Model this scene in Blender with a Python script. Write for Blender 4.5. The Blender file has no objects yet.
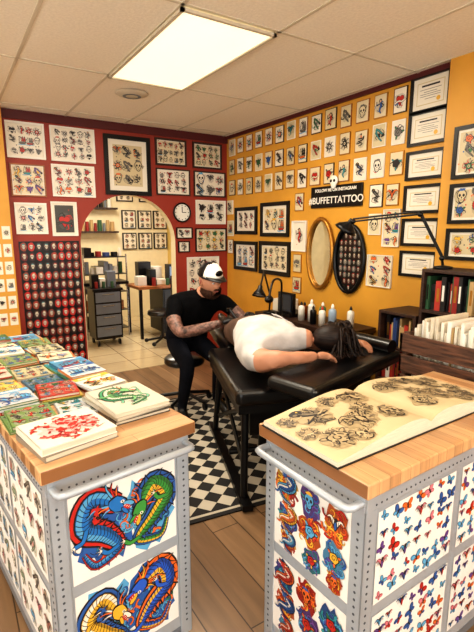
import bpy, math, random
from mathutils import Vector, Matrix
rnd=random.Random(7)
pi=math.pi
def lin(c):
    return tuple((x/12.92 if x<=.04045 else ((x+.055)/1.055)**2.4) for x in c)
def rgb(r,g,b): return lin((r/255,g/255,b/255))
# ---------------------------------------------------------------- materials
MATS={}
def mat(name,col,rough=.5,metal=0,var=0,vs=8,stretch=(1,1,1),bump=0,coat=0,emit=None,es=0,spec=.5):
    if name in MATS: return MATS[name]
    m=bpy.data.materials.new(name); m.use_nodes=True
    n=m.node_tree.nodes; l=m.node_tree.links; p=n['Principled BSDF']
    p.inputs['Base Color'].default_value=(*col,1); p.inputs['Roughness'].default_value=rough
    p.inputs['Metallic'].default_value=metal; p.inputs['Specular IOR Level'].default_value=spec
    if coat: p.inputs['Coat Weight'].default_value=coat
    if emit: p.inputs['Emission Color'].default_value=(*emit,1); p.inputs['Emission Strength'].default_value=es
    tc=n.new('ShaderNodeTexCoord'); mp=n.new('ShaderNodeMapping'); mp.inputs['Scale'].default_value=stretch
    l.new(tc.outputs['Object'],mp.inputs['Vector'])
    nz=n.new('ShaderNodeTexNoise'); nz.inputs['Scale'].default_value=vs; nz.inputs['Detail'].default_value=4
    l.new(mp.outputs[0],nz.inputs['Vector'])
    v=max(var,.04)
    rr_=n.new('ShaderNodeMapRange'); rr_.inputs[1].default_value=.35; rr_.inputs[2].default_value=.65
    l.new(nz.outputs['Fac'],rr_.inputs[0])
    mx=n.new('ShaderNodeMix'); mx.data_type='RGBA'
    mx.inputs[6].default_value=(*[c*(1-v) for c in col],1); mx.inputs[7].default_value=(*[min(1,c*(1+v)) for c in col],1)
    l.new(rr_.outputs[0],mx.inputs[0]); l.new(mx.outputs[2],p.inputs['Base Color'])
    if bump:
        b=n.new('ShaderNodeBump'); b.inputs['Strength'].default_value=bump; b.inputs['Distance'].default_value=.01
        l.new(nz.outputs['Fac'],b.inputs['Height']); l.new(b.outputs[0],p.inputs['Normal'])
    MATS[name]=m; return m
def brickmat(name,c1,c2,mortar,w,h,msize,rough=.45,rot=0,grain=.25,offset=.5,gs=(3,40,3),bias=0):
    m=bpy.data.materials.new(name); m.use_nodes=True
    n=m.node_tree.nodes; l=m.node_tree.links; p=n['Principled BSDF']; p.inputs['Roughness'].default_value=rough
    tc=n.new('ShaderNodeTexCoord'); mp=n.new('ShaderNodeMapping'); mp.inputs['Rotation'].default_value=(0,0,rot)
    l.new(tc.outputs['Object'],mp.inputs['Vector'])
    b=n.new('ShaderNodeTexBrick'); b.offset=offset; b.squash=1
    b.inputs['Scale'].default_value=1; b.inputs['Brick Width'].default_value=w; b.inputs['Row Height'].default_value=h
    b.inputs['Mortar Size'].default_value=msize; b.inputs['Mortar Smooth'].default_value=.1; b.inputs['Bias'].default_value=bias
    b.inputs['Color1'].default_value=(*c1,1); b.inputs['Color2'].default_value=(*c2,1); b.inputs['Mortar'].default_value=(*mortar,1)
    l.new(mp.outputs[0],b.inputs['Vector'])
    mp2=n.new('ShaderNodeMapping'); mp2.inputs['Scale'].default_value=gs; l.new(mp.outputs[0],mp2.inputs['Vector'])
    nz=n.new('ShaderNodeTexNoise'); nz.inputs['Scale'].default_value=1; nz.inputs['Detail'].default_value=6; nz.inputs['Distortion'].default_value=.6
    l.new(mp2.outputs[0],nz.inputs['Vector'])
    r=n.new('ShaderNodeMapRange'); r.inputs[1].default_value=.3; r.inputs[2].default_value=.7; r.inputs[3].default_value=1-grain; r.inputs[4].default_value=1+grain*.5
    l.new(nz.outputs['Fac'],r.inputs[0])
    mx=n.new('ShaderNodeVectorMath'); mx.operation='SCALE'
    l.new(b.outputs['Color'],mx.inputs[0]); l.new(r.outputs[0],mx.inputs['Scale']); l.new(mx.outputs[0],p.inputs['Base Color'])
    MATS[name]=m; return m
artm=bpy.data.materials.new('ink_print'); artm.use_nodes=True
_n=artm.node_tree.nodes; _a=_n.new('ShaderNodeVertexColor'); _a.layer_name='Col'
artm.node_tree.links.new(_a.outputs[0],_n['Principled BSDF'].inputs['Base Color']); _n['Principled BSDF'].inputs['Roughness'].default_value=.4

M_red=mat('paint_red',rgb(148,50,34),.55,var=.06,vs=3)
M_mar=mat('paint_maroon',rgb(84,22,26),.5)
M_yel=mat('paint_yellow',rgb(208,152,56),.5,var=.08,vs=2.5)
M_cream=mat('paint_cream',rgb(236,224,190),.6)
M_ceil=mat('ceiling_tile',rgb(240,232,216),.9,var=.04,vs=60,bump=.2)
M_grid=mat('ceiling_grid_metal',rgb(206,196,176),.5)
M_white=mat('white_plastic',rgb(228,224,214),.4)
M_blk=mat('black_plastic',rgb(14,14,15),.35,spec=.35)
M_vinyl=mat('black_vinyl',rgb(11,11,13),.3,var=.2,vs=30,bump=.08,coat=.15)
M_blkm=mat('black_metal',rgb(16,16,18),.35,metal=.3)
M_chrome=mat('chrome',rgb(190,192,196),.18,metal=1)
M_grey=mat('cart_grey_steel',rgb(168,175,183),.35,metal=.3,var=.05)
M_greyd=mat('cart_grey_dark',rgb(120,128,138),.4,metal=.4)
M_hole=mat('hole_dark',rgb(70,74,82),.7)
M_wood=brickmat('butcher_block',rgb(206,164,120),rgb(178,130,88),rgb(136,92,56),.6,.045,.0008,.3,grain=.22,gs=(4,50,4))
M_wooddk=mat('dark_wood',rgb(52,31,22),.5,var=.4,vs=5,stretch=(1,12,12),bump=.2)
M_crate=mat('crate_wood',rgb(82,52,36),.6,var=.55,vs=6,stretch=(14,1.5,14),bump=.3)
M_woodmid=mat('mid_wood',rgb(150,92,48),.45,var=.3,vs=5,stretch=(2,14,14))
M_gold=mat('gold_frame',rgb(170,120,50),.35,metal=.7,var=.3)
M_mirror=mat('mirror_glass',rgb(225,228,228),.03,metal=1)
M_paper=mat('paper_white',rgb(228,220,204),.6)
M_pages=mat('page_edges',rgb(206,196,176),.7,var=.12,vs=20,stretch=(1,1,60))
M_skin=mat('skin',rgb(190,136,108),.5,var=.05)
M_tat=mat('tattooed_skin',rgb(112,82,72),.5,var=.75,vs=34)
M_shirtb=mat('black_cotton',rgb(9,9,11),.9,var=.3,vs=20,bump=.3,spec=.1)
M_shirtw=mat('grey_white_cotton',rgb(192,188,186),.85,var=.16,vs=7,bump=1.0,spec=.2)
M_jean=mat('dark_denim',rgb(22,24,32),.85,var=.3,spec=.1)
M_brown=mat('brown_fabric',rgb(86,62,48),.8,var=.3)
M_glove=mat('black_nitrile',rgb(14,14,16),.35)
M_hair=mat('dark_hair',rgb(34,23,19),.5,var=.6,vs=14,stretch=(1,1,6),bump=.4,spec=.3)
M_beard=mat('beard_hair',rgb(62,40,30),.8,var=.5,vs=80,bump=.6,spec=.2)
M_eye=mat('eye_white',rgb(235,232,228),.2)
M_lip=mat('lip',rgb(150,84,74),.5)

# ---------------------------------------------------------------- builder
class B:
    def __init__(s,M=None):
        s.v=[];s.f=[];s.m=[];s.sm=[];s.mats=[];s.M=M or Matrix()
    def mi(s,m):
        if m not in s.mats: s.mats.append(m)
        return s.mats.index(m)
    def add(s,vs,fs,m,smooth=False):
        o=len(s.v); s.v+= [s.M@Vector(v) for v in vs]
        k=s.mi(m)
        for f in fs: s.f.append([o+i for i in f]); s.m.append(k); s.sm.append(smooth)
    def box(s,a,b,m,rz=0,piv=None):
        x0,y0,z0=[min(a[i],b[i]) for i in range(3)];x1,y1,z1=[max(a[i],b[i]) for i in range(3)]
        vs=[(x0,y0,z0),(x1,y0,z0),(x1,y1,z0),(x0,y1,z0),(x0,y0,z1),(x1,y0,z1),(x1,y1,z1),(x0,y1,z1)]
        if rz:
            c=Vector(piv) if piv else Vector(((x0+x1)/2,(y0+y1)/2,0)); R=Matrix.Rotation(rz,3,'Z')
            vs=[tuple(R@(Vector(v)-c)+c) for v in vs]
        s.add(vs,[(0,3,2,1),(4,5,6,7),(0,1,5,4),(1,2,6,5),(2,3,7,6),(3,0,4,7)],m)
    def tube(s,pts,r,m,n=10,caps=True,closed=False):
        pts=[Vector(p) for p in pts]; N=len(pts)
        rs=r if isinstance(r,(list,tuple)) else [r]*N
        vs=[];fs=[];up=None
        for i,p in enumerate(pts):
            if closed: t=pts[(i+1)%N]-pts[i-1]
            else: t=(pts[min(i+1,N-1)]-pts[max(i-1,0)])
            t.normalize()
            if up is None:
                up=Vector((0,0,1)) if abs(t.z)<.9 else Vector((1,0,0))
            a=t.cross(up).normalized(); b=a.cross(t).normalized(); up=b
            for k in range(n):
                an=2*pi*k/n; vs.append(tuple(p+(a*math.cos(an)+b*math.sin(an))*rs[i]))
        for i in range(N if closed else N-1):
            j=(i+1)%N
            for k in range(n):
                fs.append((i*n+k,i*n+(k+1)%n,j*n+(k+1)%n,j*n+k))
        s.add(vs,fs,m,True)
        if caps and not closed:
            s.add(vs[:n],[tuple(range(n))],m); s.add(vs[-n:],[tuple(range(n))[::-1]],m)
    def cyl(s,p,q,r,m,n=20,r2=None): s.tube([p,q],[r,r if r2 is None else r2],m,n)
    def lathe(s,prof,loc,m,n=20,R=None):
        vs=[];fs=[]
        R=R or Matrix.Identity(3); loc=Vector(loc)
        for r,z in prof:
            for k in range(n):
                a=2*pi*k/n; vs.append(tuple(R@Vector((r*math.cos(a),r*math.sin(a),z))+loc))
        for i in range(len(prof)-1):
            for k in range(n): fs.append((i*n+k,i*n+(k+1)%n,(i+1)*n+(k+1)%n,(i+1)*n+k))
        s.add(vs,fs,m,True)
    def ell(s,c,rad,m,R=None,n=20,k=12,fn=None,keep=None):
        vs=[];fs=[];c=Vector(c);R=R or Matrix.Identity(3);U=[]
        for i in range(k+1):
            ph=pi*i/k
            for j in range(n):
                a=2*pi*j/n; u=Vector((math.sin(ph)*math.cos(a),math.sin(ph)*math.sin(a),math.cos(ph)))
                U.append(u); w=fn(u) if fn else u
                vs.append(tuple(R@Vector((w.x*rad[0],w.y*rad[1],w.z*rad[2]))+c))
        for i in range(k):
            for j in range(n):
                q=(i*n+j,(i+1)*n+j,(i+1)*n+(j+1)%n,i*n+(j+1)%n)
                if keep and not all(keep(U[t]) for t in q): continue
                fs.append(q)
        s.add(vs,fs,m,True)
    def obj(s,name,parent=None,bevel=0,seg=2,subsurf=0):
        me=bpy.data.meshes.new(name); me.from_pydata([tuple(v) for v in s.v],[],s.f)
        for m in s.mats: me.materials.append(m)
        me.polygons.foreach_set('material_index',s.m); me.polygons.foreach_set('use_smooth',s.sm)
        me.update()
        o=bpy.data.objects.new(name,me); bpy.context.collection.objects.link(o)
        if parent: o.parent=parent
        if bevel:
            d=o.modifiers.new('bevel','BEVEL'); d.width=bevel; d.segments=seg; d.limit_method='ANGLE'; d.angle_limit=math.radians(40)
        return o
def empty(name,parent=None):
    o=bpy.data.objects.new(name,None); bpy.context.collection.objects.link(o); o.empty_display_size=.05
    if parent: o.parent=parent
    return o
# ---------------------------------------------------------------- printed art (flat inked shapes on paper)
INK=rgb(22,18,20)
def smoothp(pts,n=6):
    P=[Vector(p) for p in pts]; out=[]
    for i in range(len(P)-1):
        p0=P[max(i-1,0)];p1=P[i];p2=P[i+1];p3=P[min(i+2,len(P)-1)]
        for k in range(n):
            t=k/n
            out.append(.5*((2*p1)+(-p0+p2)*t+(2*p0-5*p1+4*p2-p3)*t*t+(-p0+3*p1-3*p2+p3)*t**3))
    out.append(P[-1]); return out
class Art:
    def __init__(s,fn,lim=None,base=0): s.fn=fn;s.v=[];s.f=[];s.c=[];s.k=0;s.base=base;s.lim=lim
    def poly(s,pts,col,layer):
        if s.lim:
            x0,y0,x1,y1=s.lim; pts=[(min(max(p[0],x0),x1),min(max(p[1],y0),y1)) for p in pts]
        o=len(s.v); s.k+=1
        h=s.base+layer*.00035+(s.k%40)*.000006
        for p in pts: s.v.append(tuple(s.fn(p[0],p[1],h)))
        s.f.append(list(range(o,o+len(pts)))); s.c.append(col)
    def rect(s,x0,y0,x1,y1,col,layer): s.poly([(x0,y0),(x1,y0),(x1,y1),(x0,y1)],col,layer)
    def blob(s,cx,cy,rx,ry,col,layer,rot=0,n=12,jit=0,lob=0,rg=rnd):
        pts=[];c,sn=math.cos(rot),math.sin(rot)
        for i in range(n):
            a=2*pi*i/n; q=1+jit*(rg.random()-.5)*2+lob*math.cos(5*a)
            x=rx*q*math.cos(a);y=ry*q*math.sin(a); pts.append((cx+x*c-y*sn,cy+x*sn+y*c))
        s.poly(pts,col,layer)
    def ribbon(s,pts,w,col,layer,sm=4,off=0):
        P=smoothp([Vector((p[0],p[1])) for p in pts],sm) if sm else [Vector(p) for p in pts]
        N=len(P); L=[]
        for i,p in enumerate(P):
            t=P[min(i+1,N-1)]-P[max(i-1,0)]
            if t.length<1e-9: t=Vector((1,0))
            t.normalize(); nn=Vector((-t.y,t.x)); u=i/(N-1)
            ww=(w(u) if callable(w) else w)/2; o=(off(u) if callable(off) else off)
            L.append((p+nn*(ww+o),p-nn*(ww-o)))
        for i in range(N-1): s.poly([L[i][0],L[i+1][0],L[i+1][1],L[i][1]],col,layer)
        return P
    def obj(s,name,parent=None):
        me=bpy.data.meshes.new(name); me.from_pydata(s.v,[],s.f); me.materials.append(artm)
        ca=me.color_attributes.new('Col','FLOAT_COLOR','CORNER'); buf=[]
        for f,c in zip(s.f,s.c): buf+= list((*c,1))*len(f)
        ca.data.foreach_set('color',buf); me.update()
        o=bpy.data.objects.new(name,me); bpy.context.collection.objects.link(o)
        if parent: o.parent=parent
        return o
RED=rgb(184,38,30);GRN=rgb(50,108,66);BLU=rgb(40,88,156);YEL=rgb(220,170,52);ORG=rgb(216,102,38);PNK=rgb(208,118,130)
TEAL=rgb(42,138,146);PUR=rgb(104,66,140);SKB=rgb(88,158,200);GRY=rgb(104,100,96);CRM=rgb(214,200,168);WHT=rgb(226,218,202);SKN=rgb(214,172,138)
def mixc(a,b,t): return tuple(x*(1-t)+y*t for x,y in zip(a,b))
def motif(A,cx,cy,s,rg,pal,k=None,paper=CRM,busy=0):
    k=rg.randrange(10) if k is None else k
    c1=rg.choice(pal);c2=rg.choice(pal); r=(rg.random()-.5)*.6
    if busy:
        A.blob(cx,cy,.82*s,.82*s,mixc(paper,GRY,.3),0,jit=.3,rg=rg,n=10)
        for t in range(busy):
            a=rg.uniform(0,6.3);q=s*rg.uniform(.55,.95);b_=a+rg.uniform(.5,1.3)*rg.choice((-1,1))
            A.ribbon([(cx+q*.5*math.cos(a),cy+q*.5*math.sin(a)),(cx+q*math.cos((a+b_)/2),cy+q*math.sin((a+b_)/2)),(cx+q*.95*math.cos(b_),cy+q*.95*math.sin(b_))],lambda u:s*.16*(1-.7*u),rg.choice([INK,INK,c1,c2]),1,2)
    if k==0: # skull
        A.blob(cx,cy+.15*s,.62*s,.62*s,INK,2); A.blob(cx,cy-.45*s,.36*s,.38*s,INK,2)
        A.blob(cx,cy+.15*s,.52*s,.52*s,paper,3); A.blob(cx,cy-.42*s,.28*s,.3*s,paper,3)
        A.blob(cx-.24*s,cy+.08*s,.15*s,.18*s,INK,4,n=8);A.blob(cx+.24*s,cy+.08*s,.15*s,.18*s,INK,4,n=8);A.blob(cx,cy-.18*s,.07*s,.12*s,INK,4,n=6)
        for i in (-1,0,1): A.rect(cx+i*.13*s-.015*s,cy-.62*s,cx+i*.13*s+.02*s,cy-.36*s,INK,4)
        A.blob(cx,cy+.72*s,.4*s,.16*s,c1,5,jit=.3)
    elif k==1: # rose
        for a in (.3,2.4,4.6): A.blob(cx+.62*s*math.cos(a+r),cy+.62*s*math.sin(a+r),.32*s,.15*s,INK,1,rot=a+r);A.blob(cx+.62*s*math.cos(a+r),cy+.62*s*math.sin(a+r),.25*s,.1*s,c2 if c2!=RED else GRN,2,rot=a+r)
        A.blob(cx,cy,.56*s,.52*s,INK,3,lob=.1,n=20);A.blob(cx,cy,.48*s,.44*s,c1,4,lob=.1,n=20)
        A.ribbon([(cx+.35*s*math.cos(t*.9)*(1-t/9),cy+.35*s*math.sin(t*.9)*(1-t/9)) for t in range(9)],.07*s,INK,5,sm=2)
    elif k==2: # dagger
        A.poly([(cx-.13*s,cy+.3*s),(cx+.13*s,cy+.3*s),(cx,cy-.95*s)],INK,2);A.poly([(cx-.06*s,cy+.25*s),(cx+.05*s,cy+.25*s),(cx,cy-.75*s)],paper,3)
        A.rect(cx-.36*s,cy+.28*s,cx+.36*s,cy+.42*s,INK,3);A.rect(cx-.1*s,cy+.42*s,cx+.1*s,cy+.85*s,c1,3);A.blob(cx,cy+.88*s,.15*s,.13*s,INK,4,n=8)
        A.ribbon([(cx-.4*s,cy-.6*s),(cx+.3*s,cy-.4*s),(cx-.3*s,cy-.05*s),(cx+.35*s,cy+.15*s),(cx+.5*s,cy+.6*s)],lambda u:.2*s*(.5+u*.6),INK,4,3)
        A.ribbon([(cx-.4*s,cy-.6*s),(cx+.3*s,cy-.4*s),(cx-.3*s,cy-.05*s),(cx+.35*s,cy+.15*s),(cx+.5*s,cy+.6*s)],lambda u:.11*s*(.5+u*.6),c2,5,3)
    elif k==3: # swallow / eagle
        for sg in (-1,1):
            A.ribbon([(cx,cy),(cx+sg*.5*s,cy+.55*s),(cx+sg*.95*s,cy+.3*s)],lambda u:.5*s*(1-u)+.04*s,INK,2,3)
            A.ribbon([(cx,cy),(cx+sg*.5*s,cy+.55*s),(cx+sg*.85*s,cy+.36*s)],lambda u:.32*s*(1-u)+.02*s,c1,3,3)
            A.poly([(cx,cy-.3*s),(cx+sg*.35*s,cy-.95*s),(cx+sg*.08*s,cy-.5*s)],INK,2)
            for f_ in (.35,.6,.8): A.ribbon([(cx+sg*f_*s*.8,cy+.45*s),(cx+sg*f_*s*.9,cy-.0*s)],.05*s,INK,4,0)
        A.blob(cx,cy,.2*s,.48*s,INK,4);A.blob(cx,cy-.05*s,.12*s,.34*s,c2,5);A.blob(cx+.06*s,cy+.5*s,.16*s,.15*s,INK,5,n=8)
    elif k==4: # heart + banner
        for q,c,l in ((1,INK,2),(.86,c1,3)):
            A.blob(cx-.26*s,cy+.2*s,.34*s*q,.34*s*q,c,l);A.blob(cx+.26*s,cy+.2*s,.34*s*q,.34*s*q,c,l)
            A.poly([(cx-.56*s*q,cy+.08*s),(cx+.56*s*q,cy+.08*s),(cx,cy-.75*s*q)],c,l)
        A.ribbon([(cx-.8*s,cy-.3*s),(cx-.2*s,cy-.1*s),(cx+.3*s,cy-.2*s),(cx+.85*s,cy+.05*s)],.26*s,INK,4,3)
        A.ribbon([(cx-.78*s,cy-.3*s),(cx-.2*s,cy-.1*s),(cx+.3*s,cy-.2*s),(cx+.82*s,cy+.05*s)],.17*s,paper,5,3)
    elif k==5: # panther
        P=[(cx-.6*s,cy+.8*s),(cx-.1*s,cy+.3*s),(cx+.4*s,cy-.1*s),(cx-.2*s,cy-.5*s),(cx+.5*s,cy-.85*s)]
        A.ribbon(P,lambda u:.5*s*(1-.7*u),INK,2,4); A.ribbon(P,lambda u:.22*s*(1-.8*u),mixc(GRY,c2,.5),3,4)
        A.blob(cx-.45*s,cy+.7*s,.34*s,.27*s,INK,4,jit=.1);A.blob(cx-.58*s,cy+.6*s,.13*s,.1*s,c1,5,n=8);A.blob(cx-.35*s,cy+.78*s,.06*s,.05*s,YEL,5,n=6)
        for a in (0,1.2,3.6): A.ribbon([(cx+.1*s,cy-.1*s),(cx+.75*s*math.cos(a),cy+.6*s*math.sin(a)-.1*s)],lambda u:.2*s*(1-u*.6),INK,3,2)
    elif k==6: # figure
        A.blob(cx,cy+.62*s,.24*s,.26*s,INK,2);A.blob(cx,cy+.58*s,.14*s,.17*s,SKN,3,n=8)
        A.ribbon([(cx,cy+.4*s),(cx+.12*s,cy),(cx-.12*s,cy-.45*s),(cx+.1*s,cy-.95*s)],lambda u:.5*s*(1-.65*u),INK,2,4)
        A.ribbon([(cx,cy+.4*s),(cx+.12*s,cy),(cx-.12*s,cy-.45*s),(cx+.1*s,cy-.9*s)],lambda u:.34*s*(1-.65*u),c1,3,4)
        A.ribbon([(cx-.1*s,cy+.3*s),(cx-.55*s,cy+.1*s),(cx-.6*s,cy+.6*s)],.12*s,INK,3,3);A.ribbon([(cx+.1*s,cy+.3*s),(cx+.55*s,cy),(cx+.2*s,cy-.2*s)],.12*s,INK,3,3)
    elif k==7: # dark tangle
        P=[(cx+.75*s*math.cos(i*2.3+r)*(1-i*.05),cy+.85*s*math.sin(i*1.7+r)) for i in range(6)]
        A.ribbon(P,lambda u:.3*s*(1-.6*u),INK,2,4);A.ribbon(P,lambda u:.14*s*(1-.6*u),c1,3,4);A.blob(P[0][0],P[0][1],.22*s,.2*s,INK,4);A.blob(cx,cy,.3*s,.3*s,c2,1,jit=.2)
    elif k==8: # sailing ship
        A.poly([(cx-.8*s,cy-.35*s),(cx+.8*s,cy-.3*s),(cx+.5*s,cy-.75*s),(cx-.55*s,cy-.75*s)],INK,2);A.poly([(cx-.65*s,cy-.42*s),(cx+.62*s,cy-.4*s),(cx+.42*s,cy-.66*s),(cx-.48*s,cy-.66*s)],c2,3)
        for q in (-.4,.05,.45):
            A.poly([(cx+q*s-.22*s,cy-.25*s),(cx+q*s+.24*s,cy-.25*s),(cx+q*s+.1*s,cy+.8*s),(cx+q*s-.1*s,cy+.8*s)],INK,2)
            A.poly([(cx+q*s-.14*s,cy-.18*s),(cx+q*s+.17*s,cy-.18*s),(cx+q*s+.05*s,cy+.65*s),(cx+q*s-.05*s,cy+.65*s)],c1 if q>0 else paper,3)
        A.ribbon([(cx-.9*s,cy-.8*s),(cx-.3*s,cy-.9*s),(cx+.3*s,cy-.78*s),(cx+.9*s,cy-.88*s)],.12*s,SKB,3,2)
    else: # sunburst eye / spider
        for i in range(8):
            a=i*pi/4+r; A.ribbon([(cx+.3*s*math.cos(a),cy+.3*s*math.sin(a)),(cx+.7*s*math.cos(a+.25),cy+.7*s*math.sin(a+.25)),(cx+.95*s*math.cos(a),cy+.95*s*math.sin(a))],lambda u:.16*s*(1-u)+.03*s,INK if i%2 else c2,2,2)
        A.blob(cx,cy,.45*s,.42*s,INK,3);A.blob(cx,cy,.36*s,.33*s,c1,4);A.blob(cx,cy,.18*s,.2*s,paper,5,n=8);A.blob(cx,cy,.09*s,.1*s,INK,6,n=6)
def dragon(A,pts,w,c1,c2,c3,rg):
    wf=lambda u:w*(.75+.5*math.sin(pi*min(1,u*1.4)))*(1-.75*u*u)
    A.ribbon(pts,lambda u:wf(u)*1.9,INK,4,7);A.ribbon(pts,lambda u:wf(u)*1.65,c3,5,7)
    A.ribbon(pts,lambda u:wf(u)*1.22,INK,6,7)
    P=A.ribbon(pts,lambda u:wf(u),c1,7,7)
    A.ribbon(pts,lambda u:wf(u)*.32,c2,8,7,off=lambda u:-wf(u)*.3)
    A.ribbon(pts,lambda u:wf(u)*.22,mixc(c1,INK,.5),8,7,off=lambda u:wf(u)*.36)
    N=len(P)
    for i in range(1,N-1):
        t=(P[i+1]-P[i-1]).normalized();n=Vector((-t.y,t.x));ww=wf(i/(N-1))/2
        a=P[i]+n*ww;b=P[i]-n*ww*.95+t*ww*.3
        A.ribbon([a,(a+b)/2+t*ww*.5,b],w*.05,INK,9,2)
        if i%2==0:
            p=P[i]+n*ww*1.05; A.poly([p-t*ww*.6,p+t*ww*.6,p+n*ww*1.1+t*ww*.7],INK,9);A.poly([p-t*ww*.35,p+t*ww*.35,p+n*ww*.75+t*ww*.5],c3,10)
    h=P[0];t=(P[0]-P[3]).normalized();n=Vector((-t.y,t.x));an=math.atan2(t.y,t.x)
    for sg in (-1,1):
        for q in (.6,1.0,1.4):
            A.ribbon([h,h-t*w*q+n*sg*w*.7,h-t*w*1.3*q+n*sg*w*(1+q*.3)],lambda u:w*.3*(1-u)+w*.03,INK,9,3)
            A.ribbon([h,h-t*w*q+n*sg*w*.7,h-t*w*1.2*q+n*sg*w*(.95+q*.3)],lambda u:w*.18*(1-u)+w*.01,rg.choice((c3,c2,ORG)),10,3)
    A.blob(h.x,h.y,w*.8,w*.62,INK,11,rot=an,jit=.08);A.blob(h.x,h.y,w*.7,w*.52,c1,12,rot=an,jit=.08)
    m=h+t*w*.75
    A.blob(m.x+n.x*w*.25,m.y+n.y*w*.25,w*.5,w*.24,INK,12,rot=an+.25);A.blob(m.x+n.x*w*.25,m.y+n.y*w*.25,w*.42,w*.17,c2,13,rot=an+.25)
    A.blob(m.x-n.x*w*.28,m.y-n.y*w*.28,w*.42,w*.18,INK,12,rot=an-.3);A.blob(m.x-n.x*w*.28,m.y-n.y*w*.28,w*.34,w*.12,c1,13,rot=an-.3)
    A.blob(m.x,m.y,w*.3,w*.16,RED,13,rot=an)
    for i in range(4):
        q=h+t*w*(.5+i*.18)+n*w*.08; A.poly([q,q+t*w*.09,q-n*w*.14],WHT,14)
    e=h+t*w*.2+n*w*.25; A.blob(e.x,e.y,w*.15,w*.12,WHT,14,n=8);A.blob(e.x,e.y,w*.07,w*.07,INK,15,n=6)
    for fr in (.35,.65):
        p=P[int(N*fr)]; tt=(P[int(N*fr)+1]-p).normalized(); nn=Vector((tt.y,-tt.x)); q=p+nn*w*1.2
        A.ribbon([p,p+nn*w*.7+tt*w*.3,q],w*.4,INK,10,3);A.ribbon([p,p+nn*w*.7+tt*w*.3,q],w*.27,c1,11,3)
        for a in (-.8,0,.8):
            d=Matrix.Rotation(a,2)@nn; A.ribbon([q,q+d*w*.5],lambda u:w*.18*(1-u),INK,11,2);A.ribbon([q,q+d*w*.4],lambda u:w*.09*(1-u),WHT,12,2)
def swirls(A,x0,y0,x1,y1,cols,rg,n,s):
    for i in range(n):
        cx=rg.uniform(x0,x1);cy=rg.uniform(y0,y1);a=rg.uniform(0,6.3);q=s*rg.uniform(.6,1.3)
        P=[(cx+q*math.cos(a+t*.8)*(1-t*.13),cy+q*math.sin(a+t*.8)*(1-t*.13)) for t in range(7)]
        A.ribbon(P,lambda u:q*.5*(1-.8*u),INK,1,3);A.ribbon(P,lambda u:q*.34*(1-.8*u),rg.choice(cols),2,3)
def butterfly(A,cx,cy,s,c1,c2,rot):
    c,sn=math.cos(rot),math.sin(rot)
    T=lambda x,y:(cx+(x*c-y*sn)*s,cy+(x*sn+y*c)*s)
    for sg in (-1,1):
        x,y=T(sg*.5,.3);A.blob(x,y,.52*s,.36*s,mixc(INK,c1,.3),1,rot=rot+sg*.6);A.blob(x,y,.43*s,.28*s,c1,2,rot=rot+sg*.6)
        x,y=T(sg*.36,-.32);A.blob(x,y,.36*s,.27*s,mixc(INK,c2,.3),1,rot=rot-sg*.7);A.blob(x,y,.28*s,.2*s,c2,2,rot=rot-sg*.7)
    x,y=T(0,0);A.blob(x,y,.08*s,.5*s,INK,3,rot=rot,n=8)

# ---------------------------------------------------------------- room shell
H=2.7; XL=-5.6; YF=-7.0
b=B(); b.box((XL,YF,-.1),(0,0,0),brickmat('floor_oak_plank',rgb(150,120,90),rgb(128,98,70),rgb(70,52,38),1.2,.16,.003,.32,rot=pi/2,grain=.3,gs=(1.5,14,3))); b.obj('floor')
b=B(); b.box((-2.9,0,-.1),(.6,3.2,0),brickmat('floor_beige_tile',rgb(206,190,158),rgb(196,178,146),rgb(140,122,98),.4,.4,.006,.2,grain=.08,offset=0)); b.obj('floor_back_room')
b=B(); b.box((XL,YF,H),(0,.12,H+.1),M_ceil); b.obj('ceiling')
b=B()
for i in range(-1,10): 
    x=-1.265-.6*(i-2)
    if XL<x<0: b.box((x-.010,YF,H-.004),(x+.010,-.0,H),M_grid)
for i in range(0,7):
    y=-.21-1.225*i
    if y>YF: b.box((XL,y-.010,H-.004),(0,y+.010,H),M_grid)
b.obj('trim_ceiling_grid')
DX0,DX1,ZS=-1.79,-.71,1.46; cx=(DX0+DX1)/2; rr=(DX1-DX0)/2
def archwall(name,y0,y1,x0,x1,m,mi):
    b=B(); b.box((x0,y0,0),(DX0,y1,H),m); b.box((DX1,y0,0),(x1,y1,H),m)
    n=24; P=[(cx-rr*math.cos(pi*i/n),ZS+rr*.95*math.sin(pi*i/n)) for i in range(n+1)]
    for i in range(n):
        (xa,za),(xb,zb)=P[i],P[i+1]
        b.add([(xa,y0,za),(xb,y0,zb),(xb,y0,H),(xa,y0,H)],[(0,1,2,3)],m)
        b.add([(xa,y1,za),(xb,y1,zb),(xb,y1,H),(xa,y1,H)],[(3,2,1,0)],mi)
        b.add([(xa,y0,za),(xa,y1,za),(xb,y1,zb),(xb,y0,zb)],[(0,1,2,3)],mi,True)
    b.box((DX0,y0+.002,0),(DX0+.004,y1,ZS),mi);b.box((DX1-.004,y0+.002,0),(DX1,y1,ZS),mi)
    return b.obj(name)
archwall('wall_back',0,.12,-2.46,0,M_red,M_cream)
b=B(); b.box((-3.4,-.1,0),(-2.44,.12,H),M_yel); b.obj('wall_back_pier')
b=B(); b.box((XL,0,0),(-3.4,.12,H),M_cream); b.obj('wall_back_left')
b=B(); b.box((-2.44,-.02,2.62),(0,0,H),M_mar); b.obj('trim_crown_back')
b=B(); b.box((-.02,-2.93,2.665),(0,-.02,H),M_mar); b.obj('trim_crown_right')
b=B(); b.box((0,YF,0),(.12,.12,H),M_yel); b.obj('wall_right')
b=B(); b.box((-.07,-4.6,0),(0,-2.94,H),M_yel); b.obj('wall_right_pier')
b=B(); b.box((-2.44,-.015,0),(DX0,0,.1),M_mar);b.box((DX1,-.015,0),(0,0,.1),M_mar);b.obj('baseboard_back')
b=B(); b.box((-.015,-2.94,0),(0,-.015,.1),M_mar);b.obj('baseboard_right')
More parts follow.
